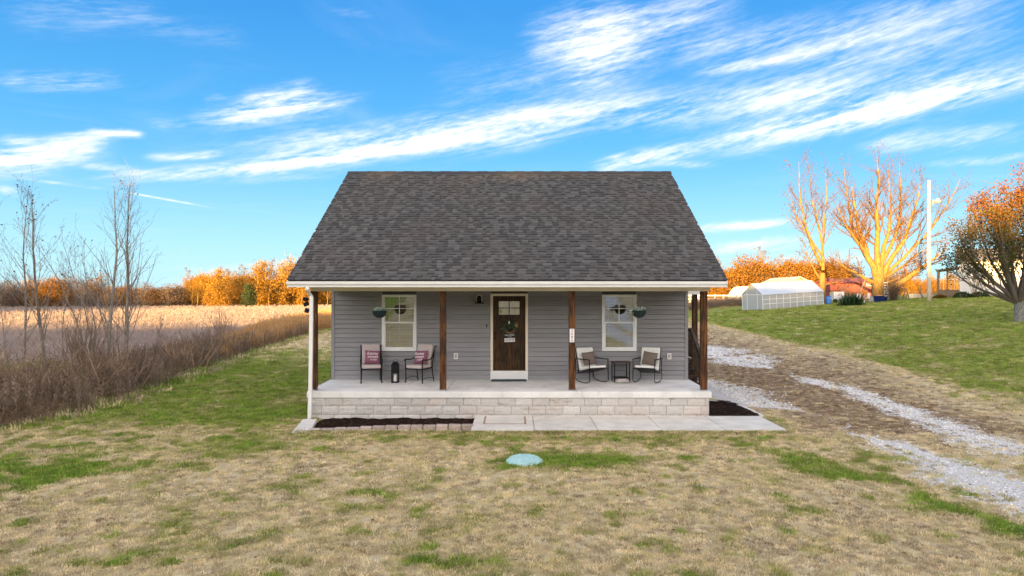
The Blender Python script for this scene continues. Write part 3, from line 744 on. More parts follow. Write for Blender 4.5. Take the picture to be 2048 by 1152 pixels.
mb = MB(); xm = (lx0 + lx1) / 2; zm = (lz0 + lz1) / 2
mb.box(xm - .012, xm + .012, yd + .002, yd + .03, lz0, lz1); mb.box(lx0, xm - .0121, yd + .003, yd + .029, zm - .011, zm + .011); mb.box(xm + .0121, lx1, yd + .003, yd + .029, zm - .011, zm + .011)
hp('muntin', mb, 'door', door)
for (a, b_) in ((lx0, xm - .012), (xm + .012, lx1)):
    for (c, d) in ((lz0, zm - .011), (zm + .011, lz1)):
        mb = MB(); mb.box(a, b_, yd + .014, yd + .018, c, d); hp('pane', mb, 'glass_door', door)
for nm, zz in (('handle', P(0, 676, YW)[2]), ('deadbolt', P(0, 666, YW)[2])):
    mb = MB(); T = Matrix.Translation((P(990, 0, YW)[0], yd, zz)) @ Matrix.Rotation(R(90), 4, 'X'); mb.lathe([(.032, -.0), (.032, .012), (.012, .014), (.012, .04), (.026, .045), (.026, .065), (.012, .07)] if nm == 'handle' else [(.032, 0), (.032, .02), (.02, .026)], 14, T); hp(nm, mb, 'black', door)

# ---- porch: slab, block courses
SX0, SX1, SY = P(613.5, 0, 16.55)[0], P(1423, 0, 16.55)[0], 16.55
mb = MB(); V = [(SX0, SY, .515), (SX1, SY, .515), (SX1, YW + .02, .515), (SX0, YW + .02, .515), (SX0, SY, ZFF - .012), (SX1, SY, ZFF - .012), (SX1, SY + .012, ZFF), (SX0, SY + .012, ZFF), (SX1, YW + .02, ZF), (SX0, YW + .02, ZF)]
mb.add(V, [(0, 3, 2, 1), (0, 1, 5, 4), (4, 5, 6, 7), (7, 6, 8, 9), (1, 2, 8, 6, 5), (3, 0, 4, 7, 9), (2, 3, 9, 8)])
slab = hp('porch_slab', mb, 'concrete')
for jx in (-1.69, 1.49):
    mb = MB(); mb.prism([(jx, SY - .002), (jx + .012, SY - .002), (jx + .06, YW - .02), (jx + .048, YW - .02)], .0, .001, 'z'); 
    mb.V = [(v[0], v[1], ZFF + (ZF - ZFF) * (v[1] - SY) / (YW - SY) + .002 + v[2]) for v in mb.V]; hp('control_joint', mb, 'mortar', slab)
mb = MB(); mb.box(SX0 + .05, SX1 - .05, SY + .085, YW - .11, -.15, .5149); found = hp('porch_foundation', mb, 'mortar')
BL = .419; BH = .206; bcache = []
for s in range(5):
    r = random.Random(s); bm = bmesh.new(); nxg, nzg = 6, 4; L, Hh = BL - .008, BH - .008
    gv = [[bm.verts.new((i / nxg * L, -(0 if i in (0, nxg) or j in (0, nzg) else r.uniform(.004, .017)), j / nzg * Hh)) for i in range(nxg + 1)] for j in range(nzg + 1)]
    for j in range(nzg):
        for i in range(nxg): bm.faces.new((gv[j][i], gv[j][i + 1], gv[j + 1][i + 1], gv[j + 1][i]))
    me = bpy.data.meshes.new('block'); 
    ext = bmesh.ops.extrude_edge_only(bm, edges=[e for e in bm.edges if e.is_boundary])
    for v in [g for g in ext['geom'] if isinstance(g, bmesh.types.BMVert)]: v.co.y = .05
    bmesh.ops.recalc_face_normals(bm, faces=bm.faces[:]); bm.to_mesh(me); bm.free(); me.materials.append(M_['block']); bcache.append(me)
def block(x, z, wscale=1.0, y=None, rz=0, hs=1.0):
    o = piece(random.choice(bcache), 'block', found, (x, SY + .035 if y is None else y, z)); o.scale = (wscale, 1, hs); o.rotation_euler[2] = rz; return o
FX0, FX1 = SX0 + .03, SX1 - .045
for k, z in enumerate((.309, .103, -.103)):
    off = [0, -.16, -.21][k] if k != 1 else -.10
    x = FX0 + (off if off < 0 else 0)
    while x < FX1 - .02:
        a = max(x, FX0); b_ = min(x + BL, FX1)
        if b_ - a > .05: block(a + .004, z + .004, (b_ - a - .008) / (BL - .008) if (b_ - a) < BL - .01 else 1)
        x += BL
    # returns down both ends
    y = SY + .10
    while y < YW - .2:
        block(FX0 + .0, z + .004, 1, y + BL - .004, -PI / 2); block(FX1, z + .004, 1, y + .004, PI / 2); y += BL

# posts, with standoff bases
PXS = (-4.94, -1.77, 1.40, 4.64); PYC = 16.79
for i, x in enumerate(PXS):
    mb = MB(); mb.box(x - .075, x + .075, PYC - .075, PYC + .075, ZFF + .03, 3.098, bev=.004); p = hp('porch_post', mb, 'post')
    mb = MB(); mb.box(x - .078, x + .078, PYC - .078, PYC + .078, ZFF + .003, ZFF + .029)
    mb.box(x - .082, x - .0775, PYC - .05, PYC + .05, ZFF + .003, ZFF + .08); mb.box(x + .0775, x + .082, PYC - .05, PYC + .05, ZFF + .003, ZFF + .08); hp('post_base', mb, 'metalgrey', p)
mb = MB(); bx0, bx1 = P(621, 0, 16.7)[0], P(1420.5, 0, 16.7)[0]
mb.box(bx0, bx1, 16.70, 16.88, 3.10, 3.34, bev=.003); hp('porch_beam', mb, 'cream')
for x in (bx0 + .003, bx1 - .15): 
    mb = MB(); mb.box(x, x + .147, 16.881, YW - .01, 3.12, 3.33); hp('porch_beam', mb, 'cream')
mb = MB(); mb.box(bx0 + .151, bx1 - .151, 16.881, YW + .13, 3.165, 3.198); hp('porch_ceiling', mb, 'soffit')

# ---- roof
RX0, RX1 = -5.42, 5.06; TH = .14
mb = MB(); mb.prism([(EY, EZ), (RY, RZ), (BY, EZ), (BY, EZ - TH), (RY, RZ - TH - .02), (EY, EZ - TH)], RX0 + .02, RX1 - .02, 'x')
roof = hp('roof', mb, 'sheath')
for x in (RX0, RX1 - .018):      # rake boards
    mb = MB(); mb.prism([(EY + .0, EZ - .01), (RY, RZ - .01), (BY, EZ - .01), (BY, EZ - TH - .05), (RY, RZ - TH - .07), (EY, EZ - TH - .05)], x, x + .0179, 'x'); hp('rake_board', mb, 'white_trim', roof)
mb = MB(); mb.box(RX0 + .02, RX1 - .02, EY + .001, 16.695, EZ - TH - .02, EZ - TH - .002); hp('soffit', mb, 'white_trim', roof)
# drip edge and shingles
ang = math.atan(SL); SLEN = math.hypot(RY - EY, RZ - EZ); NR = 49; EXS = SLEN / NR
Rm = Matrix.Rotation(ang, 3, 'X')
tabs = {}
def tab_geo(w, h):   # local: x across, y up the slope, z out
    t = .010 + .014 * h; g = .002
    vs = [(g, 0, 0), (w - g, 0, 0), (w - g, EXS * 1.25, -.002), (g, EXS * 1.25, -.002), (g, -.004, t), (w - g, -.004, t), (w - g, EXS * 1.25, .002), (g, EXS * 1.25, .002)]
    return vs, [(0, 3, 2, 1), (4, 5, 6, 7), (0, 1, 5, 4), (1, 2, 6, 5), (2, 3, 7, 6), (3, 0, 4, 7)]
WQ = [.09, .12, .145, .17, .20, .235]
r = random.Random(5); bulkV, bulkF, bulkS, count = [], [], [], 0
for row in range(NR):
    x = RX0 - r.uniform(0, .12); hi = False
    base = Vector((0, EY, EZ)) + Vector((0, math.cos(ang), math.sin(ang))) * (row * EXS) + Vector((0, -math.sin(ang), math.cos(ang))) * .004
    while x < RX1:
        wi = r.randrange(6); w = WQ[wi]; hi = not hi if r.random() < .8 else hi
        sh = r.choice((0, .15, .3, .5)) if hi else r.choice((.3, .55, .75, 1.0)); a = max(x, RX0 - .01); b_ = min(x + w, RX1 + .01)
        if b_ - a < .03: x += w; continue
        if count < 300 and a == x and b_ == x + w:
            key = (wi, hi, sh)
            if key not in tabs:
                vs, fs = tab_geo(w, hi); me = bpy.data.meshes.new('shingle'); me.from_pydata([Rm @ Vector(v) for v in vs], [], fs); me.materials.append(M_['shingle'])
                at = me.attributes.new('shade', 'FLOAT', 'POINT'); at.data.foreach_set('value', [sh] * 8); tabs[key] = me
            piece(tabs[key], 'shingle', roof, (x, base.y, base.z)); count += 1
        else:
            vs, fs = tab_geo(b_ - a, hi); n = len(bulkV); bulkV += [tuple(Rm @ Vector(v) + base + Vector((a - H0[0], -H0[1], 0))) for v in vs]; bulkF += [tuple(i + n for i in f) for f in fs]; bulkS += [sh] * 8
        x += w
o = link_mesh('shingles', bulkV, bulkF, M_['shingle'], roof); at = o.data.attributes.new('shade', 'FLOAT', 'POINT'); at.data.foreach_set('value', bulkS); tag(o, kind='stuff')
# back slope (plain sheet with courses)
mb = MB()
for row in range(NR):
    y0 = BY - row * EXS * math.cos(ang); z0_ = EZ + row * EXS * math.sin(ang)
    mb.add([(RX0, y0 + .003, z0_ + .015), (RX1, y0 + .003, z0_ + .015), (RX1, y0 - EXS * math.cos(ang), z0_ + EXS * math.sin(ang) + .004), (RX0, y0 - EXS * math.cos(ang), z0_ + EXS * math.sin(ang) + .004), (RX0, y0 + .002, z0_ - .0), (RX1, y0 + .002, z0_ - .0)], [(0, 1, 2, 3), (4, 5, 1, 0)])
o = hp('back_shingles', mb, 'shingle', roof); at = o.data.attributes.new('shade', 'FLOAT', 'POINT'); at.data.foreach_set('value', [.5] * len(o.data.vertices)); tag(o, kind='stuff')
M_['ridgecap'] = mat('dark ridge cap', (.035, .035, .04), .95, .2, 40)
x = RX0 - .01
while x < RX1 - .05:      # ridge caps
    mb = MB(); e = min(x + .33, RX1 + .01); q = .008 * ((int((x - RX0) / .3)) % 2)
    mb.prism([(RY - .15, RZ - .15 * SL + .018), (RY, RZ + .042 + q), (RY + .15, RZ - .15 * SL + .018), (RY + .15, RZ - .15 * SL + .004), (RY, RZ + .02), (RY - .15, RZ - .15 * SL + .004)], x, e, 'x'); hp('ridge_cap', mb, 'ridgecap', roof); x += .3
# gutter: moulded front, and fascia
gz1, gz0 = P(0, 562.5, 16.13)[2], P(0, 574.3, 16.13)[2]
gx0, gx1 = P(572.5, 0, 16.13)[0], P(1455, 0, 16.13)[0]
mb = MB(); hgt = gz1 - gz0
prof = [(16.245, gz0), (16.165, gz0), (16.16, gz0 + hgt * .25), (16.145, gz0 + hgt * .42), (16.128, gz0 + hgt * .55), (16.125, gz0 + hgt * .86), (16.120, gz1), (16.135, gz1), (16.135, gz0 + hgt * .6), (16.17, gz0 + hgt * .3), (16.175, gz0 + .01), (16.235, gz0 + .01), (16.235, gz1 - .02), (16.245, gz1 - .02)]
mb.prism(prof, gx0, gx1, 'x'); gut = hp('gutter', mb, 'white_trim')
mb = MB(); mb.box(RX0 + .02, RX1 - .02, EY - .0, EY + .0009, EZ - TH - .03, EZ - .003); hp('fascia', mb, 'white_trim', roof)
# downspout
def dpipe(pts, nm='downspout'):
    mb = MB(); pts = [Vector(p) for p in pts]; hw, hd = .042, .03; vs = []
    for p in pts: vs += [p + Vector((-hw, -hd, 0)), p + Vector((hw, -hd, 0)), p + Vector((hw, hd, 0)), p + Vector((-hw, hd, 0))]
    fs = [(i * 4 + j, i * 4 + (j + 1) % 4, i * 4 + 4 + (j + 1) % 4, i * 4 + 4 + j) for i in range(len(pts) - 1) for j in range(4)] + [(0, 3, 2, 1)]
    n = (len(pts) - 1) * 4; mb.add(vs, fs + [(n, n + 1, n + 2, n + 3)]); return hp(nm, mb, 'white_trim')
dd = 16.42
dpipe([P(615, 573.6, 16.19), P(615, 579, 16.19), P(616, 583, 16.25), P(622, 591, dd), P(623, 597, dd), P(622, 700, dd), P(620.5, 790, dd), P(619, 838, dd), P(618.5, 845, dd - .08), P(618, 851, dd - .3)])
for py in (640, 780): 
    c = P(621 if py > 700 else 622.5, py, dd); mb = MB(); mb.box(c[0] - .05, c[0] + .05, c[1] - .036, c[1] + .034, c[2] - .012, c[2] + .012); hp('downspout_strap', mb, 'white_trim')
# outlet covers
for i, (px, py) in enumerate(((912, 712), (1338, 712.5))):
    x, y, z = P(px, py, YW); mb = MB(); mb.box(x - .058, x + .058, YW - .045, YW - .012, z - .082, z + .082, bev=.008); q = hp('outlet_cover', mb, 'white_trim')
    mb = MB(); mb.box(x - .035, x + .035, YW - .052, YW - .0451, z - .055, z + .055, bev=.003); hp('outlet_lid', mb, 'stone', q)
x, y, z = P(973.5, 651.5, YW); mb = MB(); mb.box(x - .034, x + .034, YW - .045, YW - .013, z - .07, z + .07, bev=.006); q = hp('doorbell', mb, 'metalgrey')
mb = MB(); mb.box(x - .018, x + .018, YW - .049, YW - .0451, z - .045, z + .05, bev=.002); hp('doorbell_face', mb, 'black', q)
# jar wall light over a light arch plate
x, y, z = P(958.5, 599, YW)
lampo = thing('wall_light', 'black dome wall light with pale arched back plate left of the front door', 'wall light', (x, YW - .012, z))
mb = MB(); a = [(-.085, -.11), (.085, -.11)] + [(.085 * math.cos(t * PI / 8), .03 + .085 * math.sin(t * PI / 8)) for t in range(9)]
b2 = [(-.062, -.11), (.062, -.11)]
for t in range(9):
    p0 = (math.cos(t * PI / 8), math.sin(t * PI / 8))
ring_o = [(.085, -.11)] + [(.085 * math.cos(t * PI / 10), .055 + .085 * math.sin(t * PI / 10)) for t in range(11)] + [(-.085, -.11)]
ring_i = [(.064, -.11)] + [(.064 * math.cos(t * PI / 10), .055 + .064 * math.sin(t * PI / 10)) for t in range(11)] + [(-.064, -.11)]
vs = [(p[0], yy, p[1]) for yy in (-.02, 0) for p in ring_o + ring_i]; n = len(ring_o)
fs = [(i, i + 1, n + i + 1, n + i) for i in range(n - 1)] + [(2 * n + i, 3 * n + i, 3 * n + i + 1, 2 * n + i + 1) for i in range(n - 1)] + [(i, 2 * n + i, 2 * n + i + 1, i + 1) for i in range(n - 1)] + [(n + i, n + i + 1, 3 * n + i + 1, 3 * n + i) for i in range(n - 1)]
mb.add(vs, fs); mb.obj('back_plate', M_['cream'], lampo)
mb = MB(); mb.lathe([(.13, -.11), (.135, -.10), (.06, -.07), (.055, .0), (.05, .07), (.02, .10), (0.004, .105)], 18, Matrix.Translation((0, -.09, 0))); mb.box(-.015, .015, -.06, 0, .0, .03); mb.obj('lamp_body', M_['black'], lampo)

# side entry deck at the right wall
def DK(px, d): return (px - VX) / F * d
deck = thing('side_deck', 'weathered wooden side deck with railing, steps and small roof at the right of the house', 'deck', (5.4, 20.4, 0))
D0 = (5.4, 20.4, 0)
dkx0, dkx1 = 4.76, 5.30
for i in range(5):      # treads toward the camera
    z = 1.02 - i * .16; y = 20.2 - i * .28
    mb = MB(); mb.box(dkx0, dkx1 - .12, y - .28, y + .04, z - .04, z, bev=.004); mb.obj('step', M_['deckwood'], deck, D0)
    mb = MB(); mb.box(dkx0 + .01, dkx1 - .13, y - .27, y - .25, z - .16, z - .041); mb.obj('riser', M_['deckwood'], deck, D0)
for y in np.arange(20.2, 22.9, .15):
    mb = MB(); mb.box(dkx0, 5.44, y + .045, y + .185, 1.0, 1.04); mb.obj('deck_board', M_['deckwood'], deck, D0)
mb = MB(); mb.box(dkx0, 5.44, 20.24, 20.28, .75, .998); mb.box(5.40, 5.44, 20.281, 23, .75, .998); mb.obj('rim_joist', M_['deckwood'], deck, D0)
for (x, y, z1_) in ((5.36, 20.36, 3.12), (5.36, 22.9, 3.12), (5.18, 18.9, 1.15)):
    zz = float(hz(x, y)) - .05; mb = MB(); mb.box(x - .07, x + .07, y - .07, y + .07, zz, z1_); mb.obj('deck_post', M_['post'], deck, D0)
for x in (5.24,):
    mb = MB(); mb.prism([(18.85, 1.0), (18.85, 1.09), (20.29, 2.03), (20.29, 1.94)], x - .045, x + .045, 'x'); mb.obj('hand_rail', M_['deckwood'], deck, D0)
    for k in range(9):
        y = 19.03 + k * .14; z = 1.0 + (y - 18.85) * .65; mb = MB(); mb.box(x - .018, x + .018, y - .018, y + .018, z - .85, z); mb.obj('baluster', M_['deckwood'], deck, D0)
for (a, b_) in ((4.78, 5.28),):
    mb = MB(); mb.box(a, b_, 21.8, 21.86, 1.9, 1.99); mb.box(a, b_, 21.8, 21.86, 1.12, 1.18); mb.obj('guard_rail', M_['deckwood'], deck, D0)
    x = a + .03
    while x < b_: mb = MB(); mb.box(x, x + .035, 21.81, 21.845, 1.181, 1.899); mb.obj('baluster', M_['deckwood'], deck, D0); x += .09
mb = MB(); mb.box(5.33, 5.37, 20.44, 22.8, 1.9, 1.98); mb.box(5.33, 5.37, 20.44, 22.8, 1.12, 1.18); mb.obj('guard_rail', M_['deckwood'], deck, D0)
y = 20.5
while y < 22.8: mb = MB(); mb.box(5.335, 5.365, y, y + .03, 1.181, 1.899); mb.obj('baluster', M_['deckwood'], deck, D0); y += .11
mb = MB(); mb.box(4.70, 5.52, 20.0, 20.06, 3.02, 3.12); mb.obj('deck_fascia', M_['white_trim'], deck, D0)
mb = MB(); mb.box(4.70, 5.50, 20.061, 23.1, 3.04, 3.12); mb.obj('deck_roof', M_['white_trim'], deck, D0)
mb = MB(); mb.box(4.755, 4.83, 20.07, 20.13, 1.0, 3.02); mb.obj('downpipe', M_['white_trim'], deck, D0)

# ---- walk, beds, edging
walk = thing('front_walk', 'pale poured concrete walk along the porch front, jointed into squares', 'walkway', (2.5, 15.7, 0)); W0 = (2.5, 15.7, 0)
wx = [-.965, .42, 1.81, 3.21, 4.60, 5.94]
for i in range(5):
    mb = MB(); mb.box(wx[i] + .007, wx[i + 1] - .007, 14.955 + (0 if i else -.05), 16.57, -.06, .07 if i else .085, bev=.006); q = mb.obj('slab', M_['walk'], walk, W0)
    if i == 0:
        mb = MB(); mb.box(-.73, .26, 15.45, 16.42, .0855, .0875); mb.obj('rust_stain', M_['rust'], q, W0)
        mb = MB(); mb.box(-.68, .21, 15.50, 16.37, .088, .10, bev=.005); mb.obj('step_pad', M_['walk'], q, W0)
mb = MB(); mb.box(wx[1] - .02, wx[5] - .02, 14.99, 16.55, -.055, .045); tag(mb.obj('joint_fill', M_['mortar'], walk, W0))
tag(bpy.data.objects['front_walk'], kind='structure')
def bed(name, x0, x1, y0, y1, lab, nx_, ny_, clip=None):
    V, Fc = [], []
    for j in range(ny_ + 1):
        for i in range(nx_ + 1):
            x = x0 + (x1 - x0) * i / nx_; y = y0 + (y1 - y0) * j / ny_
            if clip: x, y = clip(i / nx_, j / ny_)
            V.append((x, y, float(mulch_z(x, y)) + (.02 * float(vnoise(x * 14, y * 14, 9)))))
    for j in range(ny_):
        for i in range(nx_): a = j * (nx_ + 1) + i; Fc.append((a, a + 1, a + nx_ + 2, a + nx_ + 1))
    o = link_mesh(name, V, Fc, M_['mulch']); tag(o, lab, kind='structure'); return o
bed('mulch_bed', -4.66, -.975, 15.15, 16.62, 'dark mulch planting bed along the left of the porch', 90, 36)
bed('mulch_bed', 4.7, 5.93, 16.572, 19, 'dark mulch planting bed at the right end of the porch', 30, 40, lambda u, v: (4.69 + (1.24 - .0 * v) * u, 16.572 + v * (2.3 - .5 * u * u)))
edging = thing('brick_edging', 'row of tumbled concrete pavers edging the left mulch bed', 'edging', (-2.9, 15.0, 0))
x = -4.56; k = 0; r = random.Random(3)
pm = []
for s in range(4):
    mb = MB(); mb.box(0, .262 + .012 * (s % 2), 0, .15, -.06, .075, bev=.014); me = bpy.data.meshes.new('paver'); me.from_pydata(mb.V, [], mb.F); me.materials.append(M_['paver']); pm.append(me)
while x < -1.15:
    o = bpy.data.objects.new('paver', pm[k % 4]); col.objects.link(o); o.parent = edging
    yy = 15.0 + .16 * (x + 4.56) / 3.5 + r.uniform(-.012, .012) + (.03 if 3 < k else 0); o.location = (x + 2.9, yy - 15.0, -.012 + .006 * k * .5 + r.uniform(-.008, .008) + (.02 if k > 3 else 0)); o.rotation_euler = (r.uniform(-.03, .03), r.uniform(-.03, .03), r.uniform(-.035, .035)); x += .280; k += 1
sb = MB(); sb.add([(-4.84, 14.78, -.03), (-4.46, 14.78, -.03), (-4.66, 16.05, -.03), (-4.98, 16.05, -.03), (-4.84, 14.78, .03), (-4.46, 14.78, .03), (-4.66, 16.05, .09), (-4.98, 16.05, .09)], [(0, 3, 2, 1), (4, 5, 6, 7), (0, 1, 5, 4), (1, 2, 6, 5), (2, 3, 7, 6), (3, 0, 4, 7)])
sb.box(-4.47, -4.43, 14.79, 14.82, 0, .01)
o = sb.obj('splash_block', M_['walk'], None, None); tag(o, 'wedge of grey concrete splash block under the downspout outlet', 'splash block')
mb = MB(); pts = [(5.99, 16.6), (5.99, 17.2), (5.97, 17.9), (5.86, 18.4), (5.5, 18.75), (5.0, 18.95), (4.7, 19.0)]
V = []; 
for i, p in enumerate(pts):
    a = Vector(pts[max(i - 1, 0)]); b_ = Vector(pts[min(i + 1, len(pts) - 1)]); t = (b_ - a).normalized(); n = Vector((t.y, -t.x)); q = Vector(p)
    V += [(*(q - n * .05), -.03), (*(q + n * .05), -.03), (*(q + n * .05), .095), (*(q - n * .05), .095)]
mb.add(V, [(i * 4 + j, i * 4 + (j + 1) % 4, i * 4 + 4 + (j + 1) % 4, i * 4 + 4 + j) for i in range(len(pts) - 1) for j in range(4)] + [(0, 3, 2, 1), (24, 25, 26, 27)])
tag(mb.obj('concrete_edging', M_['walk']), 'curved concrete curb edging the right mulch bed', 'edging')

# septic lid
ltx, lty = P(1049, 0, 12.35)[0], 12.3
lid = thing('septic_lid', 'domed pale green septic tank riser lid standing in the front lawn', 'tank lid', (ltx, lty, float(hz(ltx, lty))))
mb = MB(); prof = [(.325, -.05), (.335, .015), (.33, .03), (.27, .07), (.18, .105), (.09, .125), (.02, .13)]; mb.lathe(prof, 36); mb.obj('dome', M_['lid'], lid, None, True)
for k in range(12):
    a = k * PI / 6; mb = MB(); T = Matrix.Rotation(a, 4, 'Z'); mb.tube([(.08, 0, .124), (.18, 0, .104), (.27, 0, .069), (.325, 0, .032)], .014, 5, True, T); mb.obj('rib', M_['lid'], lid)

# ---- porch furniture
def floor_z(y): return ZFF + (ZF - ZFF) * (y - SY) / (YW - SY) + .001
def rbox(x0, x1, y0, y1, z0, z1, bev, M=None):
    mb = MB(); mb.box(x0, x1, y0, y1, z0, z1, M, bev=bev); return mb
def cushion_mesh(w, h, t, n=14, M=None, pinch=.06):
    """a pillow standing in local x-z, thickness along y"""
    vs, fs = [], []
    for side in (-1, 1):
        for j in range(n + 1):
            for i in range(n + 1):
                u = i / n * 2 - 1; v = j / n * 2 - 1
                k = (1 - abs(u) ** 2.6) * (1 - abs(v) ** 2.6); th = t / 2 * max(k, 0) ** .45
                x = u * w / 2 * (1 - pinch * (1 - v * v)); z = v * h / 2 * (1 - pinch * (1 - u * u))
                vs.append(Vector((x, side * th, z)))
    m = (n + 1) ** 2
    for s in (0, 1):
        for j in range(n):
            for i in range(n):
                a = s * m + j * (n + 1) + i; q = (a, a + 1, a + n + 2, a + n + 1); fs.append(q if s == 0 else q[::-1])
    ring = [i for i in range(n + 1)] + [j * (n + 1) + n for j in range(1, n + 1)] + [n * (n + 1) + i for i in range(n - 1, -1, -1)] + [j * (n + 1) for j in range(n - 1, 0, -1)]
    for a, b_ in zip(ring, ring[1:] + ring[:1]): fs.append((b_, a, a + m, b_ + m))
    if M is not None: vs = [M @ v for v in vs]
    mb = MB(); mb.add(vs, fs); return mb
def text_obj(name, txt, size, mat_, parent, M, depth=.001, shear=0.0, align='CENTER', space=1.0):
    cu = bpy.data.curves.new(name, 'FONT'); cu.body = txt; cu.size = size; cu.extrude = depth; cu.align_x = align; cu.align_y = 'CENTER'; cu.shear = shear; cu.space_line = space; cu.resolution_u = 2
    o = bpy.data.objects.new(name, cu); col.objects.link(o); dg = bpy.context.evaluated_depsgraph_get(); me = bpy.data.meshes.new_from_object(o.evaluated_get(dg)); bpy.data.objects.remove(o); bpy.data.curves.remove(cu)
    me.transform(M); me.name = name; me.materials.clear(); me.materials.append(mat_); q = bpy.data.objects.new(name, me); col.objects.link(q)
    if parent: q.parent = parent
    return q
UPR = Matrix.Rotation(R(90), 4, 'X')   # text lying in x-y stood up to face -y

def patio_chair(x, y, rz, label):
    t = thing('patio_chair', label, 'chair', (x, y, floor_z(y)), rz, 'black metal patio chairs with pink cushions on the porch')
    r_ = .017
    for s in (-1, 1):
        mb = MB(); mb.tube([(s * .27, -.26, 0), (s * .262, -.245, .12), (s * .265, -.25, .34), (s * .272, -.262, .50), (s * .275, -.25, .60)], r_, 6); mb.obj('leg', M_['black'], t)
        mb = MB(); mb.tube([(s * .26, .30, 0), (s * .25, .25, .20), (s * .25, .22, .40)], r_, 6); mb.obj('leg', M_['black'], t)
        mb = MB(); mb.tube([(s * .275, -.285, .575), (s * .276, -.28, .61), (s * .277, -.22, .62), (s * .275, -.05, .60), (s * .272, .10, .61), (s * .265, .22, .67), (s * .262, .27, .78)], [.020, .022, .020, .017, .017, .017, .015], 6); mb.obj('arm', M_['black'], t)
        mb = MB(); mb.tube([(s * .262, -.245, .10), (s * .257, -.05, .14), (s * .255, .12, .13), (s * .258, .27, .09)], .009, 5); mb.obj('stretcher', M_['black'], t)
        mb = MB(); mb.tube([(s * .25, .22, .38), (s * .255, .25, .55), (s * .26, .31, .80), (s * .262, .37, .94), (s * .285, .385, .955)], r_, 6); mb.obj('back_post', M_['black'], t)
    mb = MB(); mb.tube([(-.265, -.245, .37), (.265, -.245, .37)], .017, 6); mb.tube([(-.25, .22, .38), (.25, .22, .38)], .017, 6)
    for s in (-1, 1): mb.tube([(s * .262, -.245, .37), (s * .25, .22, .38)], .017, 6)
    for k in range(5): mb.tube([(-.2 + k * .1, -.24, .372), (-.2 + k * .1, .22, .382)], .006, 4)
    mb.obj('seat_frame', M_['black'], t)
    mb = MB()
    for k in range(6): xx = -.2 + k * .08; mb.tube([(xx, .23, .42), (xx, .30, .75), (xx, .355, .91)], .008, 4)
    mb.tube([(-.26, .36, .92), (.26, .36, .92)], .012, 6); mb.obj('backrest', M_['black'], t)
    mb = MB(); mb.box(-.245, .245, -.27, .20, .385, .475, bev=.036); mb.obj('seat_cushion', M_['cushion'], t, None, True)
    T = Matrix.Translation((0, .225, .72)) @ Matrix.Rotation(R(-16), 4, 'X'); mb = MB(); mb.box(-.235, .235, -.055, .045, -.265, .275, T, bev=.04); mb.obj('back_cushion', M_['cushion'], t, None, True)
    return t
def throw_pillow(chair, dx, dy, dz, w, h, mt, lab, roll, lean, words=None, group=None, yaw=0.0):
    x, y, z = chair.location; rz = chair.rotation_euler[2]; c, s = math.cos(rz), math.sin(rz)
    p = thing('throw_pillow', lab, 'pillow', (x + dx * c - dy * s, y + dx * s + dy * c, z + dz), rz + yaw, group)
    T = Matrix.Rotation(lean, 4, 'X') @ Matrix.Rotation(roll, 4, 'Y')
    mb = cushion_mesh(w, h, .15, 14, T); mb.obj('cover', M_[mt], p, None, True)
    if words:
        for i, (tx, sz, zz, xx) in enumerate(words):
            Tt = T @ Matrix.Translation((xx, -.082, zz)) @ UPR; text_obj('lettering', tx, sz, M_['print'], p, Tt, .004, .35)
    return p
c1 = patio_chair(-3.83, 18.18, R(13), 'black metal patio chair with pink cushions nearest the left porch post, turned toward the lantern')
c2 = patio_chair(-2.54, 18.16, R(-27), 'black metal patio chair with pink cushions beside the second porch post, turned toward the lantern')
WD = [('home', .125, .085, -.01), ('sweet', .115, .0, .0), ('HOME', .06, -.085, .02)]
throw_pillow(c1, .035, .06, .655, .40, .38, 'mauve', 'mauve throw pillow with white home sweet home lettering on the left patio chair', R(3), R(-17), WD, 'mauve throw pillows on the pink patio chairs')
throw_pillow(c2, .0, .06, .655, .40, .38, 'mauve', 'mauve throw pillow with white home sweet home lettering on the chair by the post', R(-3), R(-17), WD, 'mauve throw pillows on the pink patio chairs')

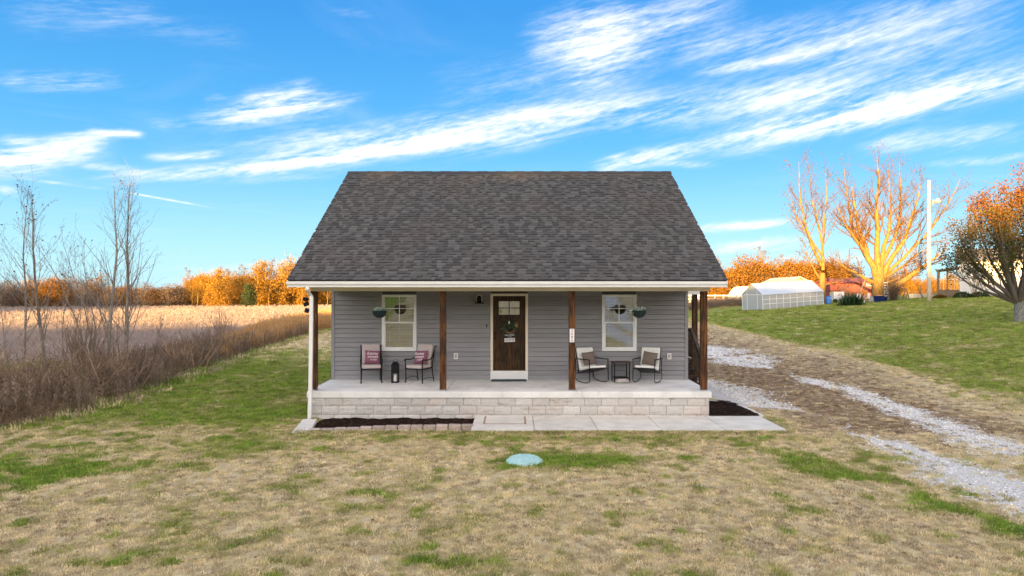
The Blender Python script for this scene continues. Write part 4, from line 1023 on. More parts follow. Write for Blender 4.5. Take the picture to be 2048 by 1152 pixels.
def rocking_chair(x, y, rz, label, mirror=1):
    t = thing('rocking_chair', label, 'rocking chair', (x, y, floor_z(y)), rz, 'black framed rocking chairs with white cushions on the porch')
    w = .29; r_ = .0125
    for s in (-1, 1):
        mb = MB(); mb.tube([(s * w, -.34, .62), (s * w, -.35, .30), (s * w, -.36, .075), (s * w, -.22, .022), (s * w, .0, .0125), (s * w, .2, .03), (s * w, .36, .09), (s * w, .345, .35), (s * w, .33, .60)], r_, 4); mb.obj('rocker_frame', M_['black'], t)
        mb = MB(); mb.box(s * w - .02, s * w + .02, -.36, .36, .61, .635, Matrix.Rotation(R(-1.5), 4, 'X')); mb.obj('arm', M_['black'], t)
    mb = MB(); mb.tube([(-w, -.30, .39), (w, -.30, .39)], r_, 4); mb.tube([(-w, .34, .22), (w, .34, .22)], r_, 4); mb.tube([(-w, .36, .88), (w, .36, .88)], r_, 4)
    for s in (-1, 1): mb.tube([(s * (w - .03), -.30, .39), (s * (w - .03), .22, .25), (s * (w - .03), .38, .86)], r_, 4); mb.tube([(s * w, -.35, .36), (s * (w - .03), -.30, .39)], r_, 4); mb.tube([(s * w, .34, .30), (s * (w - .03), .23, .28)], r_, 4)
    mb.obj('seat_frame', M_['black'], t)
    mb = MB(); mb.add([(-w + .03, -.30, .392), (w - .03, -.30, .392), (w - .03, .20, .262), (-w + .03, .20, .262), (-w + .03, -.30, .384), (w - .03, -.30, .384), (w - .03, .20, .254), (-w + .03, .20, .254)], [(0, 1, 2, 3), (7, 6, 5, 4), (0, 4, 5, 1), (2, 6, 7, 3), (1, 5, 6, 2), (3, 7, 4, 0)]); mb.obj('sling', M_['black'], t)
    T = Matrix.Translation((0, -.06, .355)) @ Matrix.Rotation(R(-13), 4, 'X'); mb = MB(); mb.box(-.25, .25, -.27, .24, .0, .06, T, bev=.022); mb.obj('seat_cushion', M_['whitefab'], t, None, True)
    T = Matrix.Translation((0, .262, .60)) @ Matrix.Rotation(R(-17), 4, 'X'); mb = MB(); mb.box(-.25, .25, -.035, .03, -.29, .31, T, bev=.022); mb.obj('back_cushion', M_['whitefab'], t, None, True)
    return t
r1 = rocking_chair(P(1183, 0, 18.15)[0], 18.15, R(27), 'white cushioned rocking chair behind the house number post, facing the side table')
r2 = rocking_chair(P(1295, 0, 18.15)[0], 18.15, R(-27), 'white cushioned rocking chair nearest the right end of the porch, facing the side table')
throw_pillow(r1, -.01, .11, .625, .40, .36, 'brownfab', 'taupe woven throw pillow on the rocking chair behind the number post', R(-4), R(-16), None, 'taupe throw pillows on the rocking chairs')
throw_pillow(r2, .03, .11, .625, .40, .36, 'brownfab', 'taupe woven throw pillow on the rocking chair nearest the right end', R(7), R(-16), None, 'taupe throw pillows on the rocking chairs')
# side table
tx = P(1241.5, 0, 18.3)[0]; tb = thing('side_table', 'small square black side table between the rocking chairs', 'table', (tx, 18.32, floor_z(18.32)), R(4))
mb = MB(); mb.box(-.24, .24, -.2, .2, .50, .53, bev=.004); mb.obj('table_top', M_['tablewood'], tb)
for sx in (-1, 1):
    for sy in (-1, 1): mb = MB(); mb.box(sx * .20 - .012, sx * .20 + .012, sy * .165 - .012, sy * .165 + .012, 0, .499); mb.obj('leg', M_['black'], tb)
mb = MB(); mb.box(-.188, .188, -.17, .17, .10, .118); mb.obj('shelf', M_['black'], tb)
rk = rock_mb(4, .20, .12, .075, 2); o = rk.obj('stone', M_['stone'], None, None, True); o.location = (P(1244, 0, 17.95)[0], 17.98, floor_z(17.98) + .055); tag(o, 'pale flat lump of rock on the porch floor in front of the side table', 'rock')
# lantern
lx = P(790.5, 0, 18.1)[0]; ln = thing('lantern', 'tall black metal lantern with a white candle between the pink cushioned chairs', 'lantern', (lx, 18.1, floor_z(18.1)))
mb = MB(); mb.box(-.095, .095, -.095, .095, 0, .03, bev=.004); mb.obj('base', M_['black'], ln)
for sx in (-1, 1):
    for sy in (-1, 1): mb = MB(); mb.box(sx * .082 - .011, sx * .082 + .011, sy * .082 - .011, sy * .082 + .011, .03, .45); mb.obj('corner_post', M_['black'], ln)
mb = MB(); mb.box(-.095, .095, -.095, .095, .45, .48); mb.add([(-.095, -.095, .48), (.095, -.095, .48), (.095, .095, .48), (-.095, .095, .48), (-.04, -.04, .55), (.04, -.04, .55), (.04, .04, .55), (-.04, .04, .55)], [(0, 1, 5, 4), (1, 2, 6, 5), (2, 3, 7, 6), (3, 0, 4, 7), (4, 5, 6, 7)])
for s in (-1, 1): mb.box(-.07, .07, s * .086 - .002, s * .086 + .002, .25, .45); mb.box(s * .086 - .002, s * .086 + .002, -.07, .07, .25, .45)
mb.obj('roof', M_['black'], ln)
mb = MB(); mb.tube([(.07 * math.cos(a * PI / 8), 0, .53 + .09 * math.sin(a * PI / 8)) for a in range(9)], .005, 5); mb.obj('handle', M_['black'], ln)
mb = MB(); mb.lathe([(.038, .03), (.038, .21), (.03, .215)], 14); mb.obj('candle', M_['candle'], ln)
# hanging baskets
def hanging_basket(px, label, seed, droop):
    d = 17.15; x, y, z = P(px, 626, d); t = thing('hanging_basket', label, 'hanging planter', (x, y, z), R(seed * 13), 'hanging baskets under the porch ceiling'); r = random.Random(seed)
    zt = .10; mb = MB(); mb.lathe([(.02, -.125), (.09, -.11), (.145, -.06), (.172, 0), (.178, .06), (.17, .065), (.15, .05)], 20); mb.obj('bowl', M_['basket'], t, None, True)
    for k in range(3):
        a = k * 2 * PI / 3; mb = MB(); mb.tube([(.172 * math.cos(a), .172 * math.sin(a), .06), (0, 0, .44)], .0035, 4); mb.obj('rope', M_['rope'], t)
    mb = MB(); mb.tube([(0, 0, .44), (0.0, 0, 3.16 - z)], .005, 4); mb.obj('hook', M_['black'], t)
    V, Fc = [], []
    for i in range(240):
        a = r.uniform(0, 2 * PI); q = r.random() ** .5 * .17; h = .05 + r.uniform(0, .09)
        if droop and i % 3 == 0: a = PI + r.gauss(0, .3) - R(seed * 13); q = r.uniform(.15, .30); h = r.uniform(-.03, .09)
        c = Vector((q * math.cos(a), q * math.sin(a), h)); n1 = Vector((r.gauss(0, 1), r.gauss(0, 1), r.gauss(0, 1))).normalized(); n2 = n1.cross(Vector((r.gauss(0, 1), r.gauss(0, 1), r.gauss(0, 1)))).normalized(); s = r.uniform(.02, .04); b0 = len(V)
        V += [c - n1 * s, c + n2 * s * .5, c + n1 * s, c - n2 * s * .5]; Fc.append((b0, b0 + 1, b0 + 2, b0 + 3))
    link_mesh('foliage', V, Fc, M_['leaf_pale'], t)
hanging_basket(759, 'round dark hanging basket of pale foliage in front of the left window', 1, False)
hanging_basket(1278, 'dark hanging basket with pale foliage trailing left, beside the right window', 2, True)
# door mat
mb = MB(); mb.box(-.645, .31, 18.28, 18.61, 0, .018, bev=.004); mb.V = [(v[0], v[1], v[2] + floor_z(v[1])) for v in mb.V]; tag(mb.obj('door_mat', M_['teal']), 'dark teal door mat lying at the front door riser', 'door mat')
# wreath and welcome sign on the door
wx_, wy_, wz_ = P(1019, 657, YW); wr = thing('wreath', 'dark twig wreath with dry sprigs and a white bloom hanging on the front door', 'wreath', (wx_, YW + .0, wz_))
r = random.Random(9); mb = MB()
for k in range(60):
    a0 = r.uniform(0, 2 * PI); rr = r.uniform(.10, .17); mb.tube([(rr * math.cos(a0 + i * .35), r.uniform(-.02, .0) - .0, rr * math.sin(a0 + i * .35) + r.uniform(-.01, .01)) for i in range(5)], .004, 3, False)
mb.obj('twig_ring', M_['twigs'], wr)
V, Fc = [], []
for i in range(260):
    a = r.uniform(-.3, PI + .9); q = r.gauss(.14, .045); c = Vector((q * math.cos(a), -.03 + r.uniform(-.03, .02), q * math.sin(a) * .9 + .01))
    d = Vector((math.cos(a + r.uniform(-.8, .8)), r.uniform(-.4, .1), math.sin(a + r.uniform(-.8, .8)))).normalized(); n2 = d.cross(Vector((r.gauss(0, 1), r.gauss(0, 1), r.gauss(0, 1)))).normalized(); s = r.uniform(.02, .05); b0 = len(V)
    V += [c - d * s, c + n2 * s * .25, c + d * s, c - n2 * s * .25]; Fc.append((b0, b0 + 1, b0 + 2, b0 + 3))
link_mesh('leaves', V, Fc, M_['leaf_dk'], wr)
mb = MB()
for i in range(16):
    a = r.choice((r.uniform(.15, .7), r.uniform(2.9, 3.9))); q = .16; p = Vector((q * math.cos(a), -.04, q * math.sin(a))); d = Vector((math.cos(a), -.1, math.sin(a) + r.uniform(-.4, .5))) * r.uniform(.05, .13); mb.tube([p, p + d * .5 + Vector((0, 0, .01)), p + d], [.003, .005, .002], 3)
mb.obj('dry_sprigs', mat('straw sprigs', (.42, .30, .18), .9), wr)
mb = MB(); mb.lathe([(.004, .0), (.02, .03), (.022, .06), (.012, .085), (.002, .09)], 8, Matrix.Translation((-.01, -.05, .12))); mb.obj('bloom', M_['print'], wr)
hx, hy, hz_ = P(1019, 676, YW); hs = thing('welcome_sign', 'small black and white welcome to our home sign on the front door', 'sign', (hx, YW - .02, hz_), 0, None)
hs.rotation_euler = (0, R(-2.5), 0)
mb = MB(); mb.prism([(-.12, .045), (.12, .045), (.105, .085), (.06, .115), (-.06, .115), (-.105, .085)], -.012, 0, 'y'); mb.box(-.075, .075, -.012, 0, .006, .0449); mb.obj('top_board', M_['blackprint'], hs)
mb = MB(); mb.box(-.145, .145, -.016, 0, -.105, -.002, bev=.002); mb.obj('home_board', M_['print'], hs)
text_obj('lettering', 'WELCOME', .055, M_['print'], hs, Matrix.Translation((0, -.0125, .078)) @ UPR, .001)
text_obj('lettering', 'TO OUR', .030, M_['print'], hs, Matrix.Translation((0, -.0125, .028)) @ UPR, .001)
text_obj('lettering', 'HOME', .10, M_['blackprint'], hs, Matrix.Translation((0, -.0165, -.053)) @ UPR, .001)
# number plaque
nxp, nyp, nzp = P(1144, 671, 16.71); np_ = thing('house_number_sign', 'white vertical house number plaque reading 3086 on the third porch post', 'sign', (nxp, 16.712, nzp))
mb = MB(); mb.box(-.058, .058, -.012, 0, -.165, .165, bev=.003); mb.obj('plate', M_['print'], np_)
for i, ch in enumerate('3086'): text_obj('digit', ch, .088, M_['blackprint'], np_, Matrix.Translation((0, -.0125, .118 - i * .079)) @ UPR, .0008)
# flood lights on the left post
fx = -5.02; fl = thing('flood_light', 'black three headed flood light clamped on the left porch post', 'flood light', (fx, 16.79, P(0, 603, 16.79)[2]))
mb = MB(); mb.box(-.03, .005, -.05, .05, -.20, .13, bev=.004); mb.obj('bracket', M_['black'], fl)
for (cx_, cz_, ay) in ((-.115, .055, 15), (-.10, -.06, -25), (-.085, -.21, -75)):
    T = Matrix.Translation((cx_, -.03, cz_)) @ Matrix.Rotation(R(ay), 4, 'Y'); mb = MB(); mb.box(-.065, .045, -.055, .055, -.045, .045, T, bev=.008); mb.tube([(cx_ + .04, -.02, cz_), (-.02, -.01, cz_ + .01)], .012, 6); q = mb.obj('lamp_head', M_['black'], fl)
    mb = MB(); mb.box(-.068, -.0655, -.045, .045, -.035, .035, T); mb.obj('lens', M_['white_trim'], q)

# ================================================================== trees
def tube_arrays(pts, rad, k):
    pts = np.asarray(pts, float); rad = np.asarray(rad, float); n = len(pts)
    d = np.gradient(pts, axis=0); d /= np.linalg.norm(d, axis=1)[:, None] + 1e-9
    ref = np.array([.31, .17, 1.0]) if abs(d.mean(0)[2]) < .85 else np.array([1.0, .2, .1])
    u = np.cross(d, ref); u /= np.linalg.norm(u, axis=1)[:, None] + 1e-9; w = np.cross(d, u)
    a = np.arange(k) * 2 * PI / k
    V = pts[:, None, :] + (u[:, None, :] * np.cos(a)[None, :, None] + w[:, None, :] * np.sin(a)[None, :, None]) * rad[:, None, None]
    i, j = np.meshgrid(np.arange(n - 1), np.arange(k), indexing='ij')
    f = np.stack([i * k + j, i * k + (j + 1) % k, (i + 1) * k + (j + 1) % k, (i + 1) * k + j], -1).reshape(-1, 4)
    return V.reshape(-1, 3), f
class Tubes:
    def __init__(s): s.V = []; s.F = []; s.n = 0
    def add(s, pts, rad, k=5):
        v, f = tube_arrays(pts, rad, k); s.V.append(v); s.F.append(f + s.n); s.n += len(v)
    def obj(s, name, m, parent=None):
        return link_mesh(name, np.concatenate(s.V), np.concatenate(s.F), m, parent, True)
def wander(r, p, d, L, n, wob, up):
    """a wobbling path from p along d"""
    pts = [np.array(p, float)]; d = np.array(d, float); d /= np.linalg.norm(d); st = L / n
    for i in range(n):
        d = d + r.normal(0, wob, 3) + np.array([0, 0, up]); d /= np.linalg.norm(d); pts.append(pts[-1] + d * st)
    return np.array(pts), d
def side_dir(r, d, ang, az_=None):
    d = d / np.linalg.norm(d); a = np.cross(d, [.2, .1, 1.0]); a /= np.linalg.norm(a) + 1e-9; b = np.cross(d, a); t = r.uniform(0, 2 * PI) if az_ is None else az_
    return d * math.cos(ang) + (a * math.cos(t) + b * math.sin(t)) * math.sin(ang)
def branch(T, r, p, d, L, rad, level, spec, tips):
    """spec: per level dict(n, ang, len, wob, up, k, seg, start)"""
    s = spec[level]; n = s.get('seg', 6); pts, de = wander(r, p, d, L, n, s['wob'], s['up'])
    tt = np.linspace(0, 1, n + 1); rr = rad * (1 - tt * (1 - s.get('taper', .25))); T.add(pts, rr, s['k'])
    if level + 1 >= len(spec): tips.append(pts[-1]); tips.append(pts[len(pts) // 2]); return
    c = spec[level + 1]; m = c['n']; m = int(m * r.uniform(.75, 1.25) + .5)
    for i in range(m):
        f = c.get('start', .25) + (1 - c.get('start', .25)) * (i + r.random()) / m; f = min(f, .985); q = f * n; a = int(q); pp = pts[a] + (pts[min(a + 1, n)] - pts[a]) * (q - a)
        dd = pts[min(a + 1, n)] - pts[max(a, 0)] if a < n else de
        cl = L * c['len'] * r.uniform(.6, 1.2) * (1.15 - .65 * f); cr = max(rad * (1 - f * (1 - s.get('taper', .25))) * c.get('rr', .5), .004)
        branch(T, r, pp, side_dir(r, dd, R(c['ang'] * r.uniform(.7, 1.3))), cl, cr, level + 1, spec, tips)
def leaf_cards(name, C, size, m, parent, r, pick=None, aspect=.6):
    C = np.asarray(C, float); n = len(C)
    a = r.normal(0, 1, (n, 3)); a /= np.linalg.norm(a, axis=1)[:, None]; b = np.cross(a, r.normal(0, 1, (n, 3))); b /= np.linalg.norm(b, axis=1)[:, None]
    s = (size * r.uniform(.6, 1.3, n))[:, None]; V = np.stack([C - a * s, C + b * s * aspect, C + a * s, C - b * s * aspect], 1).reshape(-1, 3)
    Fc = np.arange(4 * n).reshape(n, 4); o = link_mesh(name, V, Fc, m, parent)
    pk = r.random(n) if pick is None else pick
    at = o.data.attributes.new('pick', 'FLOAT', 'POINT'); at.data.foreach_set('value', np.repeat(np.clip(pk, 0, 1), 4).astype(np.float32)); return o

# --- thin bare trees standing in the thicket at left
def sapling(px, py_top, d, lean, seed, label, stems=1, rad=.09, spread=1.0, leaves=30, bark='bark_slim'):
    x = (px - VX) / F * d; z0 = float(hz(x, d)) - .05; H = CZ + (VY - py_top) / F * d - z0
    t = thing('bare_tree', label, 'tree', (x, d, z0), 0, None); r = np.random.default_rng(seed); T = Tubes(); Tt = Tubes(); tips = []
    spec = [dict(n=1, wob=.05, up=.05, k=7, seg=12, taper=.16, len=1, ang=0), dict(n=17, ang=36 * spread, len=.34, wob=.09, up=.07, k=5, seg=7, taper=.25, start=.16, rr=.42),
            dict(n=4, ang=36, len=.45, wob=.10, up=.06, k=3, seg=5, taper=.4, start=.25, rr=.55), dict(n=2, ang=34, len=.5, wob=.12, up=.04, k=3, seg=3, taper=.6, start=.3, rr=.6)]
    for s in range(stems):
        dr = np.array([lean + r.normal(0, .10) * (s > 0) + .16 * (s - (stems - 1) / 2), r.normal(0, .05), 1.0])
        hh = H * (1 if s == 0 else r.uniform(.7, .95)); s0 = spec[0]; pts, de = wander(r, (s * .12, 0, 0), dr, hh * 1.02, 14, .055, .03)
        pts[:, 0] += .0; tt = np.linspace(0, 1, 15); T.add(pts, rad * .66 * (1 - tt * .88), 7)
        n = 14; m = int(30 * spread)
        for i in range(m):
            f = .14 + .85 * (i + r.random()) / m; f = min(f, .985); q = f * n; a = int(q); pp = pts[a] + (pts[a + 1] - pts[a]) * (q - a); dd = pts[a + 1] - pts[a]
            branch(Tt, r, pp, side_dir(r, dd, R(r.uniform(20, 42) * (1.15 - .4 * f))), hh * (.40 - .28 * f) * r.uniform(.6, 1.35), max(rad * (1 - f * .9) * .20, .0045), 1, spec, tips)
    T.obj('trunk', M_[bark], t); Tt.obj('branches', M_[bark], t)
    tips = np.array(tips); k = r.choice(len(tips), min(leaves, len(tips)), replace=False)
    if leaves: leaf_cards('dead_leaves', tips[k], .035, M_['leaf_dead'], t, r)
    return t
sapling(47, 392, 23, .02, 1, 'slim bare tree second from the left edge, with a few clinging leaves', 1, .075, .9, 60)
sapling(93, 398, 24.5, -.05, 2, 'bare tree with curved dark lower trunk, third from the left edge', 1, .11, 1.0, 80)
sapling(-26, 380, 22, .05, 3, 'bare tree mostly cut off by the left edge of the picture', 1, .10, 1.1, 20)
sapling(214, 368, 25, -.02, 4, 'tall straight bare tree in the middle of the left thicket group', 1, .12, 1.05, 20)
sapling(182, 452, 25.5, -.12, 5, 'clump of slender leaning bare saplings left of the tall straight tree', 3, .05, .75, 80)
sapling(252, 372, 26, .045, 6, 'dark trunked bare tree on the right of the thicket group, branches spreading right', 1, .135, 1.25, 10)
sapling(236, 560, 26.5, -.03, 7, 'short slender bare sapling between the two tall bare trees', 2, .035, .7, 20)
sapling(318, 640, 27, .02, 8, 'small bare sapling right of the spreading bare tree', 1, .03, 1.0, 15)
sapling(128, 520, 27, .1, 9, 'thin bare sapling behind the curved trunk tree', 2, .04, .9, 30)
sapling(8, 560, 20.5, .05, 10, 'short twiggy bare sapling at the left edge of the picture', 2, .04, 1.0, 50)
sapling(500, 655, 44, .02, 12, 'tiny bare sapling rising from the golden weeds', 1, .02, 1.2, 20)

def weed_clump(seed, n=26, h=1.5, m='weed', spread=.30):
    r = np.random.default_rng(seed); T = Tubes(); mb = MB(); rr = random.Random(seed)
    V = []; Fc = []
    for i in range(n):
        p = np.array([r.normal(0, spread), r.normal(0, spread), 0]); hh = h * r.uniform(.45, 1.1); pts, de = wander(r, p, np.array([r.normal(0, .12), r.normal(0, .12), 1.0]), hh, 5, .05, .01)
        T.add(pts, np.linspace(.007, .004, 6), 3)
        for q in range(9):
            a = r.uniform(.45, 1) * 5; b = min(int(a), 4); c = pts[b] + (pts[b + 1] - pts[b]) * (a - b); dr = side_dir(r, pts[b + 1] - pts[b], R(35)); L = r.uniform(.05, .14)
            pe = c + dr * L; sd = np.cross(dr, r.normal(0, 1, 3)); sd /= np.linalg.norm(sd); s = .012; o0 = len(V); V += [c, (c + pe) / 2 + sd * s, pe, (c + pe) / 2 - sd * s]; Fc.append([o0, o0 + 1, o0 + 2, o0 + 3])
    T.V.append(np.array(V)); T.F.append(np.array(Fc) + T.n); return T.obj('weeds', M_[m])
# --- brambles
def bramble(seed, H=1.0, n=46, leaves=40):
    r = np.random.default_rng(seed); T = Tubes()
    for i in range(n):
        p = np.array([r.normal(0, .32), r.normal(0, .32), 0]); d = np.array([r.normal(0, .55), r.normal(0, .55), 1.0]); L = H * r.uniform(.6, 1.7)
        pts, de = wander(r, p, d, L, 6, .25, -.10 if r.random() < .6 else .03); pts[:, 2] = np.maximum(pts[:, 2], .01); T.add(pts, np.linspace(.008, .003, 7), 3)
        for q in range(2):
            a = r.integers(1, 6); p2, _ = wander(r, pts[a], side_dir(r, pts[a] - pts[a - 1], R(50)), L * .35, 3, .3, .02); T.add(p2, np.linspace(.004, .002, 4), 3)
    return T, r
vb = []
for s in range(5):
    T, r = bramble(100 + s); vb.append(T.obj('bramble', M_['bramble']))
bramble_v = variant_coll('bramble_variants', vb)
n = 850; y = 10 + 58 * rng.random(n) ** 1.6; ex = edge_x(y); w = np.interp(y, [10, 20, 30, 45, 68], [6.5, 5.0, 3.2, 2.0, 1.6]); x = ex - .35 - w * rng.random(n)
prof = np.clip((ex - x) / 1.2, .35, 1) * (.55 + .9 * fbm(x * .7, y * .5, 91)); sc = prof * np.interp(y, [10, 16, 24, 34, 50, 68], [1.30, 1.10, .70, .52, .40, .35]) * rng.uniform(.45, 1.25, n)
k = np.abs(x / y) < 1.05; x, y, sc = x[k], y[k], sc[k]
scatter('bramble_thicket', np.stack([x, y, hz(x, y)], 1), sc, rng.uniform(0, 6.28, len(x)), np.zeros(len(x)), rng.integers(0, 5, len(x)), bramble_v, 'tangled brown brambles and dead stems along the field edge')
n = 420; yb = 11 + 40 * rng.random(n) ** 1.3; xb = edge_x(yb) - .2 - np.interp(yb, [10, 20, 30, 45, 68], [6, 4.6, 3.0, 2.0, 1.6]) * rng.random(n)
tan_v = variant_coll('tan_weed_variants', [weed_clump(s, 14, .9, 'weed_dark', .25) for s in range(700, 704)])
scatter('dry_weeds', np.stack([xb, yb, hz(xb, yb)], 1), rng.uniform(.35, 1.15, n), rng.uniform(0, 6.28, n), np.zeros(n), rng.integers(0, 4, n), tan_v, 'loose tan dead weeds standing among the brambles')
lv = []
for s in range(3):
    r = np.random.default_rng(300 + s); C = np.stack([r.normal(0, .35, 160), r.normal(0, .35, 160), np.abs(r.normal(0, .35, 160))], 1); lv.append(leaf_cards('litter', C, .022, M_['leaf_dead'], None, r))
litter_v = variant_coll('litter_variants', lv)
k = rng.random(len(x)) < .4; scatter('dead_leaves', np.stack([x, y, hz(x, y)], 1)[k], sc[k], rng.uniform(0, 6.28, k.sum()), np.zeros(k.sum()), rng.integers(0, 3, k.sum()), litter_v, 'curled dead leaves caught in the brambles')
# green under-growth at far left
n = 260; y = rng.uniform(13, 26, n); x = edge_x(y) - 2.0 - rng.random(n) * 6
scatter('green_undergrowth', np.stack([x, y, hz(x, y)], 1), rng.uniform(6, 13, n), rng.uniform(0, 6.28, n), rng.uniform(.5, .9, n), rng.integers(0, 5, n), grass_v, 'rough green grass among the brambles')

n = 900; yb = 11 + 45 * rng.random(n); xb = edge_x(yb) - 1.6 * rng.random(n) + .25
scatter('verge_grass', np.stack([xb, yb, hz(xb, yb)], 1), rng.uniform(2.0, 5.5, n), rng.uniform(0, 6.28, n), np.clip(rng.normal(.55, .22, n), 0, 1), rng.integers(0, 5, n), grass_v, 'rough unmown grass along the foot of the thicket')
# --- tall golden weeds
weed_v = variant_coll('weed_variants', [weed_clump(s) for s in range(400, 405)])
n = 1900; y = 30 + 50 * rng.random(n) ** .9; x = edge_x(y) - .6 - np.interp(y, [30, 40, 60, 80], [.9, 2.0, 3.4, 4.5]) * rng.random(n) ** 1.1
wsc = np.interp(y, [30, 38, 50, 80], [.40, .62, .80, .80]) * rng.uniform(.5, 1.15, n)
scatter('golden_weeds', np.stack([x, y, hz(x, y)], 1), wsc, rng.uniform(0, 6.28, n), np.zeros(n), rng.integers(0, 5, n), weed_v, 'tall golden dry weeds along the field margin')
# pale crop stubble in the field
st_v = variant_coll('stubble_variants', [weed_clump(s, 16, .5, 'stubble', .5) for s in range(500, 504)])
n = 9000; y = 20 + 130 * rng.random(n) ** 1.25; x = edge_x(np.minimum(y, 90)) - 3 - rng.random(n) * y * .85
k = (np.abs(x / y) < .85); x, y = x[k], y[k]
scatter('crop_stubble', np.stack([x, y, hz(x, y)], 1), rng.uniform(.5, 1.1, len(x)) * np.clip(y / 50, .7, 1.6), rng.uniform(0, 6.28, len(x)), np.zeros(len(x)), rng.integers(0, 4, len(x)), st_v, 'pale dry crop stubble covering the field')

# --- full trees for the distance
def leafy_tree(name, seed, H, W, m, n=2600, size=.17, bark='bark', base=.22, gap=.0, trunk_r=.14, clumps=26, shape=1.0):
    """root > trunk, crown"""
    r = np.random.default_rng(seed); root = thing(name, '', 'tree'); T = Tubes()
    pts, _ = wander(r, (0, 0, -.3), (0, 0, 1), H * .88, 8, .04, .05); T.add(pts, np.linspace(trunk_r, trunk_r * .25, 9), 6)
    cs = []
    for i in range(clumps):
        f = base + (1 - base) * (i + r.random()) / clumps; rad = W / 2 * math.sin(PI * min(max((f - base) / (1 - base), .06), .94)) ** .6 * (1.15 - .5 * f * shape) * r.uniform(.45, 1.0); a = r.uniform(0, 2 * PI)
        c = np.array([rad * math.cos(a), rad * math.sin(a), f * H * .96]); b = pts[int(min(f * .8, .95) * 8)]; q = np.array([b, (b + c) / 2 + r.normal(0, .15, 3), c]); T.add(q, [trunk_r * .3, trunk_r * .18, .02], 3)
        for k in range(3): e = c + r.normal(0, W * .12, 3); T.add(np.array([(b + c) / 2, (c + e) / 2 + r.normal(0, .1, 3), e]), [.03, .02, .01], 3)
        cs.append((c, W * r.uniform(.10, .19)))
    T.obj('trunk', M_[bark], root)
    per = n // len(cs); C = np.concatenate([c + r.normal(0, 1, (per, 3)) * s * np.array([1, 1, .8]) for c, s in cs]); C = C[C[:, 2] > H * base * .55]
    leaf_cards('crown', C, size, M_[m], root, r); return root
def bare_tree_far(seed, H, W, m='bark_pale', nb=20, leaves=0, lm='leaf_gold', tr=.14):
    r = np.random.default_rng(seed); root = thing('bare_tree', '', 'tree'); T = Tubes(); tips = []
    spec = [0, dict(n=nb, ang=34, len=.5, wob=.10, up=.07, k=4, seg=6, taper=.3), dict(n=6, ang=34, len=.45, wob=.12, up=.05, k=3, seg=4, taper=.4, start=.2, rr=.6), dict(n=4, ang=36, len=.5, wob=.14, up=.03, k=3, seg=3, taper=.6, start=.2, rr=.7)]
    pts, _ = wander(r, (0, 0, -.3), (0, 0, 1), H, 10, .05, .06); T.add(pts, np.linspace(tr, tr * .15, 11), 6)
    for i in range(nb):
        f = .2 + .78 * (i + r.random()) / nb; q = f * 10; a = int(min(q, 9)); pp = pts[a] + (pts[a + 1] - pts[a]) * (q - a)
        branch(T, r, pp, side_dir(r, pts[a + 1] - pts[a], R(r.uniform(30, 55))), W * (.85 - .55 * f), tr * .4 * (1 - f * .7), 1, spec, tips)
    T.obj('trunk', M_[m], root)
    if leaves: tips = np.array(tips); leaf_cards('crown', tips[r.integers(0, len(tips), leaves)] + r.normal(0, .18, (leaves, 3)), .10, M_[lm], root, r)
    return root
protos = {}
protos['orange'] = [leafy_tree('orange_tree', 21 + i, 8, 6.5, 'leaf_orange', 3600, .16, base=.10) for i in range(3)]
protos['gold'] = [leafy_tree('golden_tree', 31 + i, 9.5, 5.2, 'leaf_goldwood', 2600, .15, 'bark_pale', base=.08) for i in range(3)]
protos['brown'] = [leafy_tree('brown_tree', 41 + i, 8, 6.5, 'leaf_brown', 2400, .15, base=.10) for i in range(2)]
protos['bare'] = [bare_tree_far(51 + i, 11, 4.2, leaves=500) for i in range(3)]
protos['ever'] = [leafy_tree('evergreen_tree', 61 + i, 9, 6.0, 'leaf_ever', 5200, .20, base=.04, shape=1.6, clumps=44) for i in range(2)]
def plant(kind, i, x, y, s, label, group=None, rz=0, cat='tree', sz=None):
    o = dup(protos[kind][i % len(protos[kind])], None, (x, y, float(hz(x, y))), rz, label, group, (s, s, sz or s)); return o
r = random.Random(77)
# far edge of the field, left: brown purplish wood, then gold lit wood
def edge_line(px):   # distance of the wood along the far field edge
    return np.interp(px, [-200, 0, 350, 660, 1000, 1500], [120, 122, 132, 140, 150, 150])
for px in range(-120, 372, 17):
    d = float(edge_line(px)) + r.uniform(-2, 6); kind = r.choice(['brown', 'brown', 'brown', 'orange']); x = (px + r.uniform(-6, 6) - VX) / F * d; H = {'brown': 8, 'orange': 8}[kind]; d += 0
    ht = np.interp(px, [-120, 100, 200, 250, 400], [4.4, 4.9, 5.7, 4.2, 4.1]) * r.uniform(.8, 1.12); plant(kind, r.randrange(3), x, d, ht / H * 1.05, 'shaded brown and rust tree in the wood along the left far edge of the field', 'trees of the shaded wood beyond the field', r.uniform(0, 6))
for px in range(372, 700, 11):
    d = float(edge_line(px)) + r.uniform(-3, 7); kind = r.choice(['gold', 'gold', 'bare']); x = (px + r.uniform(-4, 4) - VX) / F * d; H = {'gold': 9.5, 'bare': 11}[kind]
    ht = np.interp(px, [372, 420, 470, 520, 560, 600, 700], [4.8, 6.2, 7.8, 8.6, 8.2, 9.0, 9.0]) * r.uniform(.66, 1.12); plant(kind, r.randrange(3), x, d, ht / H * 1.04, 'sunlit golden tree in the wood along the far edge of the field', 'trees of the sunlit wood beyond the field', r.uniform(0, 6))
plant('ever', 0, (497 - VX) / F * 131, 131, .52, 'single dark green cedar in front of the sunlit golden wood', None, 1)
for i, (px, h) in enumerate(((455, 8.2), (540, 10), (576, 10.5), (640, 10.5))):
    d = 146; plant('bare', i, (px - VX) / F * d, d, h / 11, ('left most', 'second', 'third', 'right most')[i].replace(' most', 'most') + ' of the tall pale bare trees rising above the sunlit golden wood', 'tall bare trees above the golden wood', i)
